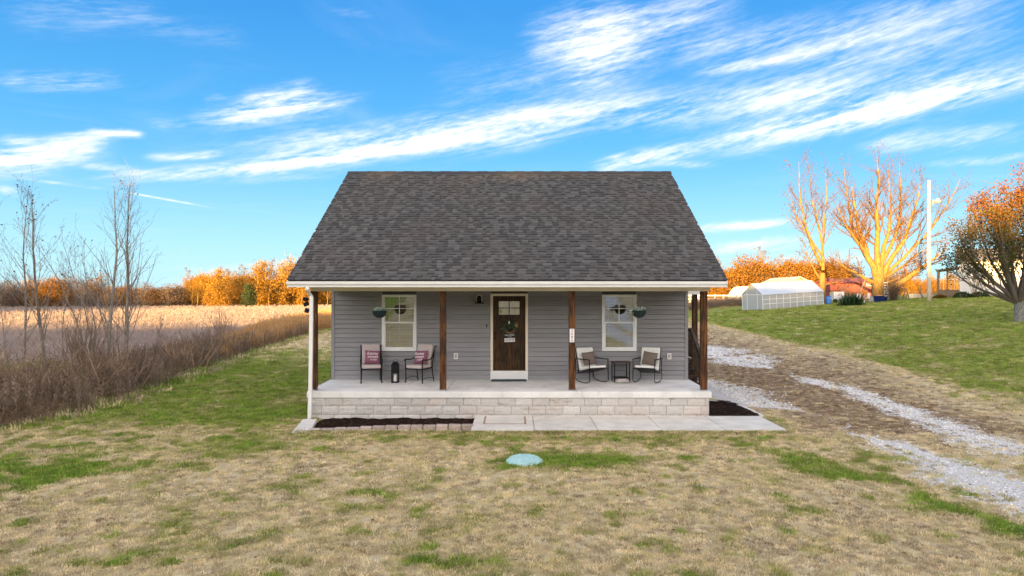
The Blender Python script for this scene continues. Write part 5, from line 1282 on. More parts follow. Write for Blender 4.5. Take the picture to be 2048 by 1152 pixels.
# filler behind, one mass
pts, sc, ro, ix = [], [], [], []
for i in range(420):
    px = r.uniform(-140, 1010); d = float(edge_line(px)) + r.uniform(8, 26); x = (px - VX) / F * d; pts.append((x, d, float(hz(x, d)))); g = px > 372
    sc.append((r.uniform(.55, .8) if g else r.uniform(.38, .52)) * (1 if px > 300 else 1)); ro.append(r.uniform(0, 6)); ix.append(r.choice([0, 1, 2, 3]) if g else r.choice([4, 5, 5, 4, 6]))
def as_variant(root):     # trunk and crown of a prototype joined for the far mass
    vs, fs, off, mats, mi, pk = [], [], 0, [], [], []
    for c in root.children:
        me = c.data; n = len(me.vertices); v = np.zeros(n * 3); me.vertices.foreach_get('co', v); vs.append(v.reshape(-1, 3)); f = np.zeros(len(me.loops), np.int32); me.loops.foreach_get('vertex_index', f); fs.append(f.reshape(-1, 4) + off); off += n
        mats.append(me.materials[0]); mi.append(np.full(len(me.polygons), len(mats) - 1)); q = np.zeros(n, np.float32)
        if 'pick' in me.attributes: me.attributes['pick'].data.foreach_get('value', q)
        pk.append(q)
    o = link_mesh('far_tree', np.concatenate(vs), np.concatenate(fs), None)
    for m in mats: o.data.materials.append(m)
    o.data.polygons.foreach_set('material_index', np.concatenate(mi).astype(np.int32)); at = o.data.attributes.new('pick', 'FLOAT', 'POINT'); at.data.foreach_set('value', np.concatenate(pk)); return o
order = [protos['gold'][0], protos['gold'][1], protos['gold'][2], protos['bare'][0], protos['brown'][0], protos['brown'][1], protos['orange'][0], protos['orange'][1]]
fv = []
for i, p in enumerate(order): o = as_variant(p); o.name = 'far_tree_%d' % i; fv.append(o)
far_v = variant_coll('far_variants', fv)
scatter('distant_wood', pts, sc, ro, [0] * len(pts), ix, far_v, 'mass of autumn woods beyond the field, gold at right and brown at left')
# right hand woods: orange mass behind the greenhouse and beyond the big trees
for px in range(1412, 1700, 13):
    d = r.uniform(98, 108); x = (px - VX) / F * d; ht = np.interp(px, [1412, 1450, 1510, 1560, 1600, 1640, 1700], [3.6, 4.9, 6.9, 6.0, 6.8, 6.6, 5.5]) * r.uniform(.85, 1.1)
    plant('orange', r.randrange(3), x, d, ht / 8 * 1.02, 'vivid orange tree in the wood behind the greenhouse', 'orange trees behind the greenhouse', r.uniform(0, 6))
pts, sc, ro, ix = [], [], [], []
for i in range(300):
    px = r.uniform(1400, 2200); d = r.uniform(108, 135); x = (px - VX) / F * d; pts.append((x, d, float(hz(x, d)) - .5)); sc.append(r.uniform(.5, .85) * (1 if px < 1690 else .72)); ro.append(r.uniform(0, 6)); ix.append(r.choice([6, 7, 3, 3, 0]) if px > 1690 else r.choice([6, 7, 6, 3]))
scatter('distant_wood', pts, sc, ro, [0] * len(pts), ix, far_v, 'mass of orange autumn woods beyond the neighbouring yard')
for i, (px, h) in enumerate(((1528, 9.5), (1556, 8), (1690, 7))):
    plant('bare', i, (px - VX) / F * 112, 112, h / 11, ('thin bare tree above the orange wood over the left end of the greenhouse', 'thin bare tree above the orange wood over the barn', 'thin bare tree above the orange wood between the two big bare trees')[i], 'bare trees above the orange wood', i)

# unseen woods added behind and left of the camera to cast the evening shade
r = random.Random(5)
cnt = 0
pts, sc, ro, ix = [], [], [], []
ev = []
for i, p in enumerate(protos['ever']): o = as_variant(p); o.name = 'evergreen_%d' % i; ev.append(o)
ever_v = variant_coll('evergreen_variants', ev)
for row in range(4):
    x = -96
    while x < 75:
        y = -52 - row * 4.5 + r.uniform(-1, 1); pts.append((x, y, float(hz(x, y)) - .4)); sc.append(r.uniform(.98, 1.12) * (1 if x > -74 else .62)); ro.append(r.uniform(0, 6)); ix.append(r.randrange(2)); x += r.uniform(1.9, 2.8)
for row in range(4):       # added spur out of view at left, shading the far left treeline
    y = 6
    while y < 56:
        x = -88 - row * 4.5 - (y + 45) * .45 + r.uniform(-1, 1); pts.append((x, y, float(hz(x, y)) - .4)); sc.append(r.uniform(.9, 1.25)); ro.append(r.uniform(0, 6)); ix.append(r.randrange(2)); y += r.uniform(2.0, 3.0)
scatter('evergreen_wood', pts, sc, ro, [0] * len(pts), ix, ever_v, 'dense evergreen wood on the rise behind the camera')
for k in protos:
    for p in protos[k]:
        for c in list(p.children): bpy.data.objects.remove(c, do_unlink=True)
        bpy.data.objects.remove(p, do_unlink=True)

# --- right: old maples, pear tree
def at(px, d): x = (px - VX) / F * d; return x, d, float(hz(x, d))
def big_tree(px, d, label, seed, limbs, rad, trunk_h, leaf_n, bark='bark_pale', name='maple_tree', spread=1.0):
    x, y, z = at(px, d); t = thing(name, label, 'tree', (x, y, z - .1)); r = np.random.default_rng(seed); T = Tubes(); Tb = Tubes(); tips = []
    pts = np.array([(0, 0, -.2), (0, 0, .25), (.0, 0, trunk_h * .6), (0, 0, trunk_h), (.03, 0, trunk_h * 1.25)]); T.add(pts, [rad * 1.5, rad * 1.12, rad, rad * 1.02, rad * .75], 14); T.obj('trunk', M_[bark], t); Tw = Tubes()
    spec = [0, dict(n=9, ang=30, len=.55, wob=.09, up=.06, k=5, seg=8, taper=.22, start=.25, rr=.5), dict(n=8, ang=30, len=.42, wob=.10, up=.06, k=4, seg=6, taper=.3, start=.22, rr=.55),
            dict(n=6, ang=32, len=.42, wob=.12, up=.04, k=3, seg=4, taper=.4, start=.2, rr=.6), dict(n=3, ang=32, len=.45, wob=.14, up=.02, k=3, seg=3, taper=.6, start=.3, rr=.7)]
    for (sx, sz, ex, ez, lr, dep) in limbs:       # start height, end point: px offsets turned into metres at this distance
        p0 = np.array([sx, 0, sz]); e = np.array([ex, dep, ez]); L = np.linalg.norm(e - p0); n = 10; tt = np.linspace(0, 1, n + 1)[:, None]
        side = np.array([np.sign(ex) * 1.0, 0, 0]) * L * .06; pts = p0 + (e - p0) * tt + side * np.sin(tt * PI) * (1 if abs(ex) > 1 else .2) + np.cumsum(r.normal(0, L * .008, (n + 1, 3)), 0) * (tt > 0); pts[0] = p0
        lr = lr * .94; rr = lr * (1 - tt[:, 0] ** .85 * .965); Tb.add(pts, rr, 8)
        m = int(15 * spread)
        for i in range(m + 5):
            f = .20 + .79 * (i + r.random()) / (m + 5); q = f * n; a = int(min(q, n - 1)); pp = pts[a] + (pts[a + 1] - pts[a]) * (q - a)
            branch(Tw, r, pp, side_dir(r, pts[a + 1] - pts[a], R(r.uniform(30, 62))) + np.array([0, 0, .22]), L * (.42 - .26 * f) * r.uniform(.7, 1.3), max(lr * (1 - f * .88) * .36, .014), 2, spec, tips)
    Tb.obj('limbs', M_[bark], t); Tw.obj('branches', M_['twig_pale'], t); tips = np.array(tips)
    if leaf_n:
        hub = tips[r.integers(0, len(tips), max(leaf_n // 14, 1))]; C = np.repeat(hub, 14, 0) + r.normal(0, .28, (len(hub) * 14, 3)); leaf_cards('leaves', C, .075, M_['leaf_gold'], t, r)
    return t
q = 65 / F
def lim(base, lst, d): s = d / F; return [((px0 - base[0]) * s, (base[1] - py0) * s, (px1 - base[0]) * s, (base[1] - py1) * s, r0, dep) for (px0, py0, px1, py1, r0, dep) in lst]
big_tree(1757, 65, 'huge sunlit bare maple with many spreading limbs behind the lawn', 3, lim((1757, 596), [
 (1752, 545, 1700, 360, .36, .5), (1745, 520, 1655, 395, .26, -1), (1757, 540, 1745, 300, .34, -.5), (1760, 540, 1790, 330, .26, 1.2), (1766, 548, 1835, 350, .30, -1), (1768, 550, 1880, 480, .20, 1), (1764, 520, 1815, 310, .22, 2),
 (1770, 582, 1868, 492, .40, -1.5), (1746, 558, 1650, 508, .22, -1), (1748, 530, 1716, 312, .22, 2.5), (1765, 560, 1850, 530, .14, 1), (1768, 545, 1890, 345, .20, -2.5)], 65), .50, 2.6, 1500)
big_tree(1645, 66, 'tall narrow sunlit bare tree standing behind the right end of the greenhouse', 8, lim((1645, 598), [
 (1643, 520, 1598, 318, .20, .3), (1646, 530, 1645, 330, .17, -.6), (1643, 500, 1582, 372, .12, 1), (1641, 548, 1600, 470, .10, -.5), (1648, 560, 1690, 545, .08, -.5), (1645, 480, 1625, 300, .12, .8)], 66), .27, 2.4, 600, spread=.8)
def pear_tree():
    d = 35.5; x, y, z = at(2037, d); t = thing('pear_tree', 'orange topped ornamental pear tree at the right edge with lichen spotted forked trunk', 'tree', (x, y, z - .05)); r = np.random.default_rng(12); T = Tubes(); Tb = Tubes(); tips = []
    T.add([(0, 0, -.1), (0, 0, .1), (.01, 0, .6), (.0, 0, 1.15)], [.27, .22, .20, .21], 12); T.obj('trunk', M_['bark_lichen'], t)
    spec = [0, 0, dict(n=7, ang=26, len=.45, wob=.08, up=.08, k=4, seg=6, taper=.3, start=.15, rr=.5), dict(n=6, ang=28, len=.42, wob=.10, up=.08, k=3, seg=4, taper=.5, start=.2, rr=.55)]
    for (ex, ey, ez, lr) in ((-3.4, -.6, 5.3, .10), (-1.3, 1.6, 7.0, .10), (-2.3, -1.4, 5.9, .10), (1.0, -1.7, 7.0, .10), (-3.3, .9, 3.6, .09), (1.9, 1.5, 6.8, .10), (-.2, .4, 8.0, .12), (-2.9, .3, 4.2, .12), (-1.9, -.8, 6.4, .15), (-.8, .9, 7.5, .16), (.3, -.5, 7.9, .16), (1.3, .6, 7.2, .15), (2.3, -.3, 6.2, .13), (3.2, .5, 4.6, .11), (-2.5, 1.2, 5.4, .12), (.2, 2.2, 6.6, .12), (-.6, -2.2, 6.2, .12)):
        p0 = np.array([r.uniform(-.08, .08), 0, 1.0]); e = np.array([ex * .93, ey, ez * .86]); tt = np.linspace(0, 1, 11)[:, None]; L = np.linalg.norm(e - p0)
        pts = p0 + (e - p0) * tt + np.array([ex * .16, ey * .16, 0]) * np.sin(tt * PI) + np.cumsum(r.normal(0, L * .006, (11, 3)), 0) * (tt > 0); Tb.add(pts, lr * (1 - tt[:, 0] * .85), 7)
        for i in range(14):
            f = .2 + .79 * (i + r.random()) / 14; a = int(min(f * 10, 9)); pp = pts[a] + (pts[a + 1] - pts[a]) * (f * 10 - a)
            branch(Tb, r, pp, side_dir(r, pts[a + 1] - pts[a], R(r.uniform(25, 50))) + np.array([0, 0, .3]), L * (.34 - .16 * f) * r.uniform(.7, 1.3), max(lr * (1 - f * .85) * .4, .008), 2, spec, tips)
    Tb.obj('branches', M_['bark'], t); tips = np.array(tips); n = 42000; C = tips[r.integers(0, len(tips), n)] + r.normal(0, .20, (n, 3)); hh = C[:, 2] / 8
    keep = r.random(n) < np.clip((hh - .19) * 1.7, .06, 1); C = C[keep]; pk = np.clip((C[:, 2] / 8 - .25) * 1.25 + r.normal(0, .22, len(C)), 0, 1); leaf_cards('leaves', C, .052, M_['leaf_pear'], t, r, pk, .7)  # redder upward: autumn turning, plus sunlit top and shaded base put into leaf colour
pear_tree()

# ================================================================== neighbours at right
def SZ(px, py, d): return (px - VX) / F * d, d, CZ + (VY - py) / F * d
# greenhouse
gA = SZ(1526, 618, 59); gB = SZ(1647, 611, 61.5); u = Vector((gB[0] - gA[0], gB[1] - gA[1], 0)); GL = u.length; ua = math.atan2(u.y, u.x)
gh = thing('greenhouse', 'small white framed greenhouse with pale panel roof and clear walls on the lawn', 'greenhouse', (gA[0], gA[1], float(hz(gA[0], gA[1])) - .02), ua)
gh.rotation_euler = (0, -math.atan2(.32, GL), ua); GW = 2.6; GE = 1.36; GR = 2.3
mb = MB()
for i in range(10):
    x = GL * i / 9; mb = MB(); mb.box(x - .022, x + .022, -.02, .02, -.05, GE); mb.obj('stud', M_['white_trim'], gh)
    mb = MB(); mb.box(x - .022, x + .022, GW - .02, GW + .02, -.05, GE); mb.obj('stud', M_['white_trim'], gh)
for zz in (.04, .55, .95, GE):
    for yy in (-.025, GW + .025): mb = MB(); mb.box(-.03, GL + .03, yy - .015, yy + .015, zz - .02, zz + .02); mb.obj('rail', M_['white_trim'], gh)
for i in range(9):
    for yy in (0, GW): mb = MB(); mb.box(GL * i / 9 + .023, GL * (i + 1) / 9 - .023, yy - .003, yy + .003, 0, GE - .02); mb.obj('wall_panel', M_['film'], gh)
for x in (0, GL):
    mb = MB(); mb.prism([(.021, 0), (GW - .021, 0), (GW - .021, GE), (GW / 2, GR - .03), (.021, GE)], x - .003, x + .003, 'x'); mb.obj('end_panel', M_['film'], gh)
    mb = MB()
    for yy in (.65, 1.95): mb.box(x - .015, x + .015, yy - .02, yy + .02, 0, GE + .45)
    mb.box(x - .016, x + .016, .03, GW - .03, GE - .02, GE + .02); mb.obj('end_frame', M_['white_trim'], gh)
for i in range(7):
    a, b_ = -.06 + (GL + .12) * i / 7, -.06 + (GL + .12) * (i + 1) / 7
    for s in (0, 1):
        y0 = -.08 if s == 0 else GW + .08; mb = MB(); mb.prism([(y0, GE - .03), (GW / 2, GR), (GW / 2, GR + .025), (y0, GE - .005)], a + .006, b_ - .006, 'x'); mb.obj('roof_panel', M_['film_roof'], gh)
mb = MB(); mb.box(-.07, GL + .07, GW / 2 - .04, GW / 2 + .04, GR + .02, GR + .05); mb.obj('ridge_bar', M_['white_trim'], gh)
for k, (xx, yy) in enumerate(((.9, .8), (1.9, 1.7), (3.0, .7), (4.1, 1.6))):
    mb = MB(); mb.box(xx - .4, xx + .4, yy - .25, yy + .25, .0, .5 + .1 * (k % 2)); mb.obj('planting_bench', M_['wood_lt'], gh)

def simple_house(name, label, cat, px0, px1, d, py_base, py_eave, py_apex, depth, wallm, roofm, gable_front=True, overhang=.3, dz=-.3):
    x0 = (px0 - VX) / F * d; x1 = (px1 - VX) / F * d; zb = CZ + (VY - py_base) / F * d; ze = CZ + (VY - py_eave) / F * d; za = CZ + (VY - py_apex) / F * d
    t = thing(name, label, cat, ((x0 + x1) / 2, d, zb)); w = (x1 - x0) / 2; h = ze - zb; a = za - zb
    mb = MB()
    if gable_front: mb.prism([(-w, dz), (w, dz), (w, h), (0, a - .1), (-w, h)], 0, depth, 'y')
    else: mb.prism([(0, dz), (depth, dz), (depth, h), (depth / 2, a - .1), (0, h)], -w, w, 'x')
    wl = mb.obj('wall', M_[wallm], t); mb = MB()
    for s in (-1, 1):
        if gable_front: mb = MB(); e = (w + overhang); sl = (a - h) / w; mb.prism([(0, a), (s * e, a - sl * e), (s * e, a - sl * e + .12), (0, a + .14)], -overhang, depth + overhang, 'y'); mb.obj('roof', M_[roofm], t)
        else:
            e = depth / 2 + overhang; sl = (a - h) / (depth / 2); mb = MB(); mb.prism([(depth / 2, a), (depth / 2 + s * e, a - sl * e), (depth / 2 + s * e, a - sl * e + .12), (depth / 2, a + .14)], -w - overhang, w + overhang, 'x'); mb.obj('roof', M_[roofm], t)
    return t, w, h, a
bn, w, h, a = simple_house('barn', 'pale gabled barn showing above the greenhouse roof', 'barn', 1568, 1628, 84, 612, 569, 555, 9, 'barnwall', 'stone')
# white poly tunnel left of greenhouse
pt0 = at(1494, 78); pt = thing('poly_tunnel', 'low rounded white poly tunnel left of the greenhouse', 'poly tunnel', pt0, R(-8)); mb = MB(); n = 12
prof = [(1.15 * math.cos(k * PI / n), 2.0 * math.sin(k * PI / n)) for k in range(n + 1)]; mb.prism(prof, 0, 6, 'y'); mb.obj('cover', M_['film_roof'], pt, None, False)
for k in range(4):
    mb = MB(); mb.tube([(1.18 * math.cos(a * PI / 12), k * 2 - .02, 2.03 * math.sin(a * PI / 12)) for a in range(13)], .03, 5); mb.obj('hoop', M_['white_trim'], pt)
# rail fence and rough weeds
fen = thing('rail_fence', 'white rail fence behind the dry weeds left of the greenhouse', 'fence', at(1450, 82)); fx0, fy0, fz0 = at(1450, 82)
xa = at(1330, 82)[0]; xb = at(1512, 82)[0]; x = xa
while x < xb: mb = MB(); mb.box(x - .06, x + .06, 81.95, 82.05, fz0 - .3, fz0 + 1.25); mb.obj('fence_post', M_['whitewall'], fen, (fx0, fy0, fz0)); x += 1.0
for zz in (.35, .75, 1.15): mb = MB(); mb.box(xa, xb, 81.92, 81.949, fz0 + zz - .06, fz0 + zz + .06); mb.obj('fence_rail', M_['whitewall'], fen, (fx0, fy0, fz0))
dw_v = variant_coll('dark_weed_variants', [weed_clump(s, 22, 1.3, 'weed_dark', .35) for s in range(600, 604)])
n = 380; px = rng.uniform(1380, 1520, n); d = rng.uniform(70, 80, n); x = (px - VX) / F * d
scatter('dry_weeds', np.stack([x, d, hz(x, d)], 1), rng.uniform(.35, .85, n), rng.uniform(0, 6.28, n), np.zeros(n), rng.integers(0, 4, n), dw_v, 'rough brown weeds in front of the white rail fence')
n = 500; x = rng.uniform(6, 60, n); d = rng.uniform(64, 92, n)
scatter('dry_weeds', np.stack([x, d, hz(x, d)], 1), rng.uniform(.15, .4, n), rng.uniform(0, 6.28, n), np.zeros(n), rng.integers(0, 5, n), weed_v, 'low dry weeds at the back of the neighbouring yard')
# white house at far right
wh, w, h, a = simple_house('white_house', 'white lap sided house behind the pear tree at the far right', 'house', 1919, 2160, 60, 589, 524, 500, 7, 'whitewall', 'greyroof', False, .35, -.5)
wh.rotation_euler[2] = -R(33); wh.location = (39.1 + w * math.cos(R(33)), 60 - w * math.sin(R(33)), wh.location[2] + .12)
for i in range(20):
    mb = MB(); mb.prism([(-.015, 0), (-.03, 0), (-.012, .14), (-.012, .15)], -w, w, 'x', Matrix.Translation((0, 0, .02 + i * .142))); mb.obj('siding_board', M_['whitewall'], wh)
s = 60 / F
for (pxc, pyt, pyb, wpx) in ((1935, 534, 552, 6), (1946, 533, 552, 8), (1994, 532, 560, 8), (2028, 524, 566, 16)):
    xc = (pxc - (1919 + 2160) / 2) * s; z1 = (589 - pyt) * s; z0 = (589 - pyb) * s; hw = wpx * s / 2
    mb = MB(); mb.box(xc - hw - .06, xc + hw + .06, -.06, -.031, z0 - .06, z1 + .06); fr = mb.obj('window', M_['white_trim'], wh); mb = MB(); mb.box(xc - hw, xc + hw, -.07, -.0605, z0, z1); mb.obj('pane', M_['greyroof'], fr)
mb = MB(); mb.box(-w - .02, w + .02, -.04, -.0, -.4, .01); mb.obj('foundation', M_['block'], wh)
# lean-to porch at its left
x0 = (1878 - 2039.5) * s; x1 = -w - .03
mb = MB(); mb.prism([(x0, (589 - 541) * s), (x1, (589 - 536) * s), (x1, (589 - 539) * s), (x0, (589 - 544) * s)], .5, 4.5, 'y'); mb.obj('porch_roof', M_['tablewood'], wh)
for (xx, yy) in ((x0 + .15, .7), (x0 + .15, 4.2), (x1 - .9, .7)):
    mb = MB(); mb.box(xx - .07, xx + .07, yy - .07, yy + .07, -.3, (589 - 543.5) * s); mb.obj('porch_post', M_['wood_lt'], wh)
mb = MB(); mb.box(x0 + .1, x1, .7, 4.3, -.3, .3); mb.obj('porch_floor', M_['wood_lt'], wh)
for k in range(9): xx = x0 + .3 + k * .28; mb = MB(); mb.box(xx - .02, xx + .02, .70, .74, .301, 1.2); mb.obj('baluster', M_['cream'], wh)
mb = MB(); mb.box(x0 + .2, x1 - .1, .68, .76, 1.2, 1.27); mb.obj('porch_rail', M_['cream'], wh)
# utility pole with lamp
px_, py_, pz_ = at(1858, 57); up_ = thing('utility_pole', 'tall pale utility pole with a yard lamp near its top', 'utility pole', (px_, py_, pz_)); H = CZ + (VY - 361) / F * 57 - pz_
mb = MB(); mb.lathe([(.17, -.3), (.165, 1), (.135, H * .5), (.105, H)], 14); mb.obj('pole', M_['pole'], up_, None, True)
zl = CZ + (VY - 402) / F * 57 - pz_; mb = MB(); mb.tube([(.12, -.1, zl - .15), (.35, -.25, zl), (.6, -.3, zl + .05)], .03, 6); mb.box(-.2, .2, -.2, -.14, zl - .35, zl - .28); mb.obj('bracket', M_['metalgrey'], up_)
mb = MB(); mb.lathe([(.05, .16), (.12, .14), (.17, .02), (.27, -.08), (.25, -.12), (.12, -.2), (.02, -.22)], 14, Matrix.Translation((.55, -.3, zl))); mb.obj('yard_lamp', M_['pole'], up_, None, True)
mb = MB(); mb.box(.14, .30, -.2, -.04, zl - .3, zl + .08); mb.obj('meter_box', M_['metalgrey'], up_)
# brick outbuilding
br, w, h, a = simple_house('brick_outbuilding', 'low red brick outbuilding with a white framed window behind the maple', 'building', 1672, 1762, 74, 590, 566, 558, 5, 'brick', 'brick', False, .2)
sb_ = 74 / F; xc = (1739.5 - 1717) * sb_; z0, z1 = (590 - 572) * sb_, (590 - 564) * sb_
mb = MB(); mb.box(xc - .38, xc + .38, -.05, -.002, z0, z1, bev=.003); q_ = mb.obj('window', M_['white_trim'], br); mb = MB(); mb.box(xc - .31, xc + .31, -.058, -.0505, z0 + .06, z1 - .06); mb.obj('pane', M_['greyroof'], q_)
for i in range(7): mb = MB(); zz = .05 + i * .19; mb.box(-w, w, -.012, -.001, zz, zz + .17) if zz + .17 < z0 or zz > z1 else mb.box(-w, xc - .4, -.012, -.001, zz, zz + .17); mb.obj('brick_course', M_['brick'], br)
# yucca
yx, yy_, yz = at(1703, 57.5); yu = thing('yucca_plant', 'spiky dark green yucca clump on the lawn in front of the red building', 'plant', (yx, yy_, yz)); r = random.Random(4); V, Fc = [], []
for i in range(420):
    a = r.uniform(0, 2 * PI); el = r.uniform(.15, 1.45); L = r.uniform(.75, 1.45); bx, by = r.gauss(0, .42), r.gauss(0, .25); d = Vector((math.cos(a) * math.cos(el), math.sin(a) * math.cos(el), math.sin(el))); sd = d.cross(Vector((0, 0, 1))).normalized() * .035; p = Vector((bx, by, 0)); q1 = p + d * L * .6; q2 = p + d * L - Vector((0, 0, .12 * L)); n = len(V)
    V += [p - sd, p + sd, q1 + sd * .9, q1 - sd * .9, q2, q2 + sd * .1]; Fc += [(n, n + 1, n + 2, n + 3), (n + 3, n + 2, n + 5, n + 4)]
link_mesh('leaves', V, Fc, mat('yucca leaves', (.018, .05, .014), .6, .4, 9), yu)
# bare shrubs
def shrub(px, d, H, n, label, m='weed_dark', sp=.28, seed=1):
    x, y, z = at(px, d); t = thing('bare_shrub', label, 'shrub', (x, y, z)); r = np.random.default_rng(seed); T = Tubes(); tips = []
    spec = [dict(n=1, ang=0, len=1, wob=.07, up=.04, k=3, seg=6, taper=.35), dict(n=4, ang=26, len=.45, wob=.1, up=.05, k=3, seg=4, taper=.5, start=.25, rr=.6)]
    for i in range(n): branch(T, r, (r.normal(0, sp * .6), r.normal(0, sp * .5), 0), (r.normal(0, sp), r.normal(0, sp), 1.0), H * r.uniform(.6, 1.05), .018, 0, spec, tips)
    T.obj('stems', M_[m], t); return t
shrub(1786, 61, 2.0, 90, 'dense dry vase shaped shrub right of the ladder', 'weed_dark', .30, 2)
shrub(1718, 68, 1.6, 40, 'small dry shrub behind the yucca', 'weed_dark', .35, 3)
shrub(1690, 70, 1.7, 40, 'small dry shrub between the white cart and yucca', 'weed_dark', .35, 5)
shrub(1950, 58.5, 2.6, 14, 'thin bare shrub in front of the white house wall', 'bark_pale', .32, 4)
def thick_shrub(x, y, H, n, label, seed, m, sp):
    shrub(x / y * F + VX, y, H, n, label, m, sp, seed)
thick_shrub(-13.6, 16.8, 1.9, 60, 'tangled brown shrub at the left edge of the thicket nearest the camera', 31, 'bramble', .45)
thick_shrub(-12.2, 20.5, 1.5, 50, 'low spreading brown shrub below the tall straight bare tree', 32, 'bramble', .55)
thick_shrub(-12.6, 26, 1.5, 46, 'rounded twiggy brown shrub right of the spreading bare tree', 33, 'bramble', .5)
thick_shrub(-15.2, 24, 2.3, 50, 'tall twiggy shrub behind the thicket between the left bare trees', 34, 'weed_dark', .32)
thick_shrub(-14.0, 31, 1.6, 40, 'tan twiggy shrub where the brambles meet the golden weeds', 35, 'weed_dark', .4)
thick_shrub(-16.3, 38, 2.2, 30, 'thin tall dry shrub standing in the golden weeds', 36, 'weed_dark', .25)
thick_shrub(-12.6, 14.6, 1.4, 50, 'dark low bramble shrub at the lower left corner of the thicket', 37, 'bramble', .6)
def bush(px, d, W, H, label, seed, m='leaf_ever', n=900, name='low_bush'):
    x, y, z = at(px, d); t = thing(name, label, 'bush', (x, y, z)); r = np.random.default_rng(seed); C = r.normal(0, 1, (n, 3)); C /= np.linalg.norm(C, axis=1)[:, None]; C *= r.uniform(.5, 1, n)[:, None] ** .5; C = C * np.array([W / 2, W / 2.6, H]); C[:, 2] = np.abs(C[:, 2]); C *= (.8 + .35 * fbm(C[:, 0] * 3, C[:, 2] * 3, seed))[:, None]
    leaf_cards('foliage', C, .06, M_[m], t, r); T = Tubes()
    for i in range(10): T.add(np.array([(r.normal(0, .05), r.normal(0, .05), 0), (r.normal(0, W / 6), r.normal(0, W / 8), H * .7)]), [.02, .008], 3)
    T.obj('stems', M_['bark'], t); return t
bush(1925, 59, 1.5, .55, 'low green bush at the corner of the white house', 3)
bush(1958, 58.6, 1.9, .5, 'low green bush under the white house wall behind the thin shrub', 4)
bush(2010, 58.8, 1.0, .7, 'dark low bush beside the pear tree against the white house', 5)
bush(1880, 60, 1.2, .35, 'low golden tussock right of the utility pole', 6, 'leaf_gold')
# yard clutter
x, y, z = at(1656, 62); o = thing('barrel', 'light blue plastic barrel beside the greenhouse right end', 'barrel', (x, y, z)); mb = MB(); mb.lathe([(.20, 0), (.24, .05), (.255, .2), (.262, .22), (.255, .24), (.26, .45), (.265, .47), (.255, .49), (.24, .72), (.2, .76)], 16); mb.obj('drum', M_['ltblue'], o, None, True); mb = MB(); mb.tube([(.25 * math.cos(a * PI / 8), .25 * math.sin(a * PI / 8), .765) for a in range(17)], .02, 5); mb.obj('rim', M_['blue'], o)
x, y, z = at(1674, 64); o = thing('white_cart', 'white boxy cart with a pink mark standing right of the blue barrel', 'cart', (x, y, z)); mb = MB(); mb.box(-.5, .5, -.4, .4, .28, 1.05, bev=.03); mb.obj('box', M_['white_trim'], o); mb = MB(); mb.tube([(-.1, -.415, .65), (.05, -.415, .78), (.12, -.415, .9)], .035, 5); mb.obj('pink_mark', M_['pink'], o)
mb = MB(); mb.box(-.95, .2, -.5, .5, 1.09, 1.13); mb.obj('dark_lid', M_['black'], o)
for sx in (-.35, .35): mb = MB(); mb.lathe([(.2, -.04), (.2, .04)], 14, Matrix.Translation((sx, -.42, .2)) @ Matrix.Rotation(R(90), 4, 'X')); mb.obj('wheel', M_['black'], o)
mb = MB(); mb.tube([(.45, -.3, .5), (.9, -.35, .35), (.9, -.35, 0)], .025, 5); mb.obj('handle', M_['white_trim'], o)
x, y, z = at(1728, 61.5); o = thing('orange_lattice', 'bright orange upright lattice panel behind the yucca', 'panel', (x, y, z + .25)); 
for k in range(5): mb = MB(); mb.box(-.24 + k * .115, -.17 + k * .115, -.02, .02, 0, .9); mb.obj('slat', M_['orangepaint'], o)
for k in range(4): mb = MB(); mb.box(-.26, .30, .021, .05, .05 + k * .25, .12 + k * .25); mb.obj('cross_slat', M_['orangepaint'], o)
def pchair(px, d, rz, lab):
    x, y, z = at(px, d); o = thing('garden_chair', lab, 'chair', (x, y, z), rz)
    mb = MB(); mb.box(-.25, .25, -.22, .22, .36, .40, bev=.01); mb.obj('seat', M_['white_trim'], o); mb = MB(); mb.box(-.25, .25, .20, .24, .401, .85, bev=.01); mb.obj('backrest', M_['white_trim'], o)
    for sx in (-.22, .22):
        for sy in (-.18, .2): mb = MB(); mb.tube([(sx, sy, .36), (sx * 1.15, sy * 1.2, 0)], .022, 5); mb.obj('leg', M_['white_trim'], o)
    mb = MB(); mb.box(-.29, -.24, -.2, .2, .56, .60); mb.box(.24, .29, -.2, .2, .56, .60); mb.obj('arms', M_['white_trim'], o)
pchair(1722, 61, .5, 'white garden chair in front of the orange lattice'); pchair(1734, 61.6, -.4, 'white garden chair beside the blue tubs')
for (px, w_, h_, d, lab) in ((1758, .46, .55, 61, 'round royal blue plastic tub at the foot of the big maple'), (1768, .3, .4, 61.3, 'smaller blue plastic tub next to the ladder')):
    x, y, z = at(px, d); o = thing('plastic_tub', lab, 'tub', (x, y, z)); mb = MB(); mb.lathe([(w_ * .8, 0), (w_, h_), (w_ * 1.06, h_), (w_ * 1.06, h_ + .03), (w_ * .95, h_ + .03), (w_ * .75, .05)], 16); mb.obj('tub', M_['blue'], o, None, True); mb = MB(); mb.lathe([(w_ * .9, h_ - .02), (w_ * .5, h_ + .06), (.02, h_ + .09)], 12); mb.obj('load', M_['orangepaint'], o)
x, y, z = at(1749, 61.8); mb = MB(); mb.box(-.3, .3, -.2, .2, 0, .45, bev=.02); o = thing('storage_box', 'pale storage box left of the blue tubs', 'box', (x, y, z)); mb.obj('box', M_['whitewall'], o); mb = MB(); mb.box(-.32, .32, -.22, .22, .451, .5, bev=.01); mb.obj('lid', M_['stone'], o)
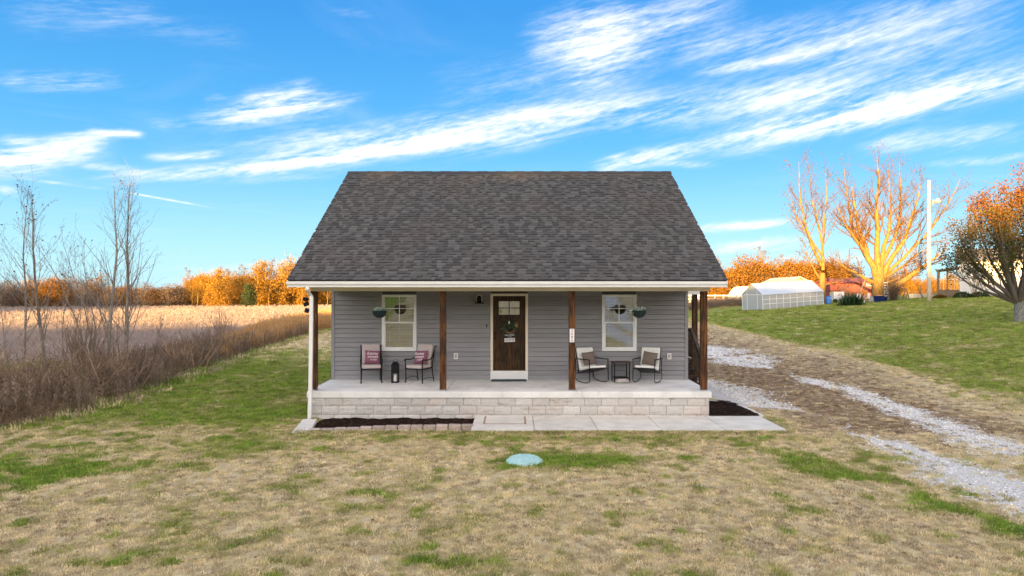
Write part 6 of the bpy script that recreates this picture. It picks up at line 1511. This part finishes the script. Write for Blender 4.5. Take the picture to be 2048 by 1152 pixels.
x, y, z = at(1773, 63.8); o = thing('ladder', 'light metal ladder leaning against the big maple', 'ladder', (x, y, z), 0, None, R(-6))
for sx in (-.17, .17): mb = MB(); mb.box(sx - .02, sx + .02, -.02, .02, 0, 1.75); mb.obj('rail', M_['metalgrey'], o)
for k in range(7): mb = MB(); mb.box(-.15, .15, -.025, .015, .15 + k * .24, .19 + k * .24); mb.obj('rung', M_['white_trim'], o)
x, y, z = at(1812, 61); o = thing('swing_frame', 'dark wooden A shaped swing frame right of the dry shrub', 'swing frame', (x, y, z))
for (a, b_) in (((-.35, 0), (-.02, 1.05)), ((.32, 0), (.02, 1.05))): mb = MB(); mb.tube([(a[0], a[1], 0), (b_[0], 0, b_[1])], .045, 5); mb.obj('leg', M_['wood_lt'], o)
mb = MB(); mb.tube([(-.9, .1, 1.03), (.12, 0, 1.1)], .05, 5); mb.obj('beam', M_['wood_lt'], o); mb = MB(); mb.tube([(-.2, 0, .5), (.2, 0, .5)], .03, 5); mb.obj('brace', M_['wood_lt'], o)
for sy in (.9,):
    mb = MB(); mb.tube([(-.95, .6, 0), (-.85, .1, 1.05)], .04, 5); mb.obj('leg', M_['wood_lt'], o)
x, y, z = at(1860, 64); o = thing('retaining_wall', 'low cream garden wall behind the utility pole', 'wall', (x, y, z)); k = -2.0
while k < 2.2: mb = MB(); mb.box(k + .01, k + .58, 0, .25, -.3, .34, bev=.01); mb.obj('block', M_['cream'], o); k += .6
x, y, z = at(1843, 60.5); o = thing('crooked_post', 'short crooked dark post just left of the utility pole', 'post', (x, y, z)); mb = MB(); mb.tube([(-.15, 0, 1.3), (-.05, 0, .95), (-.16, 0, .6), (.08, 0, .3), (.05, 0, -.1)], [.03, .05, .06, .07, .08], 6); mb.obj('stem', M_['bark'], o)
x, y, z = at(1711, 59.5); o = thing('leaning_stake', 'long pale stake leaning up from the yucca', 'stake', (x, y, z)); mb = MB(); mb.tube([(0, 0, .2), (1.05, .4, 2.1)], .022, 5); mb.obj('stake_pole', M_['pole'], o)
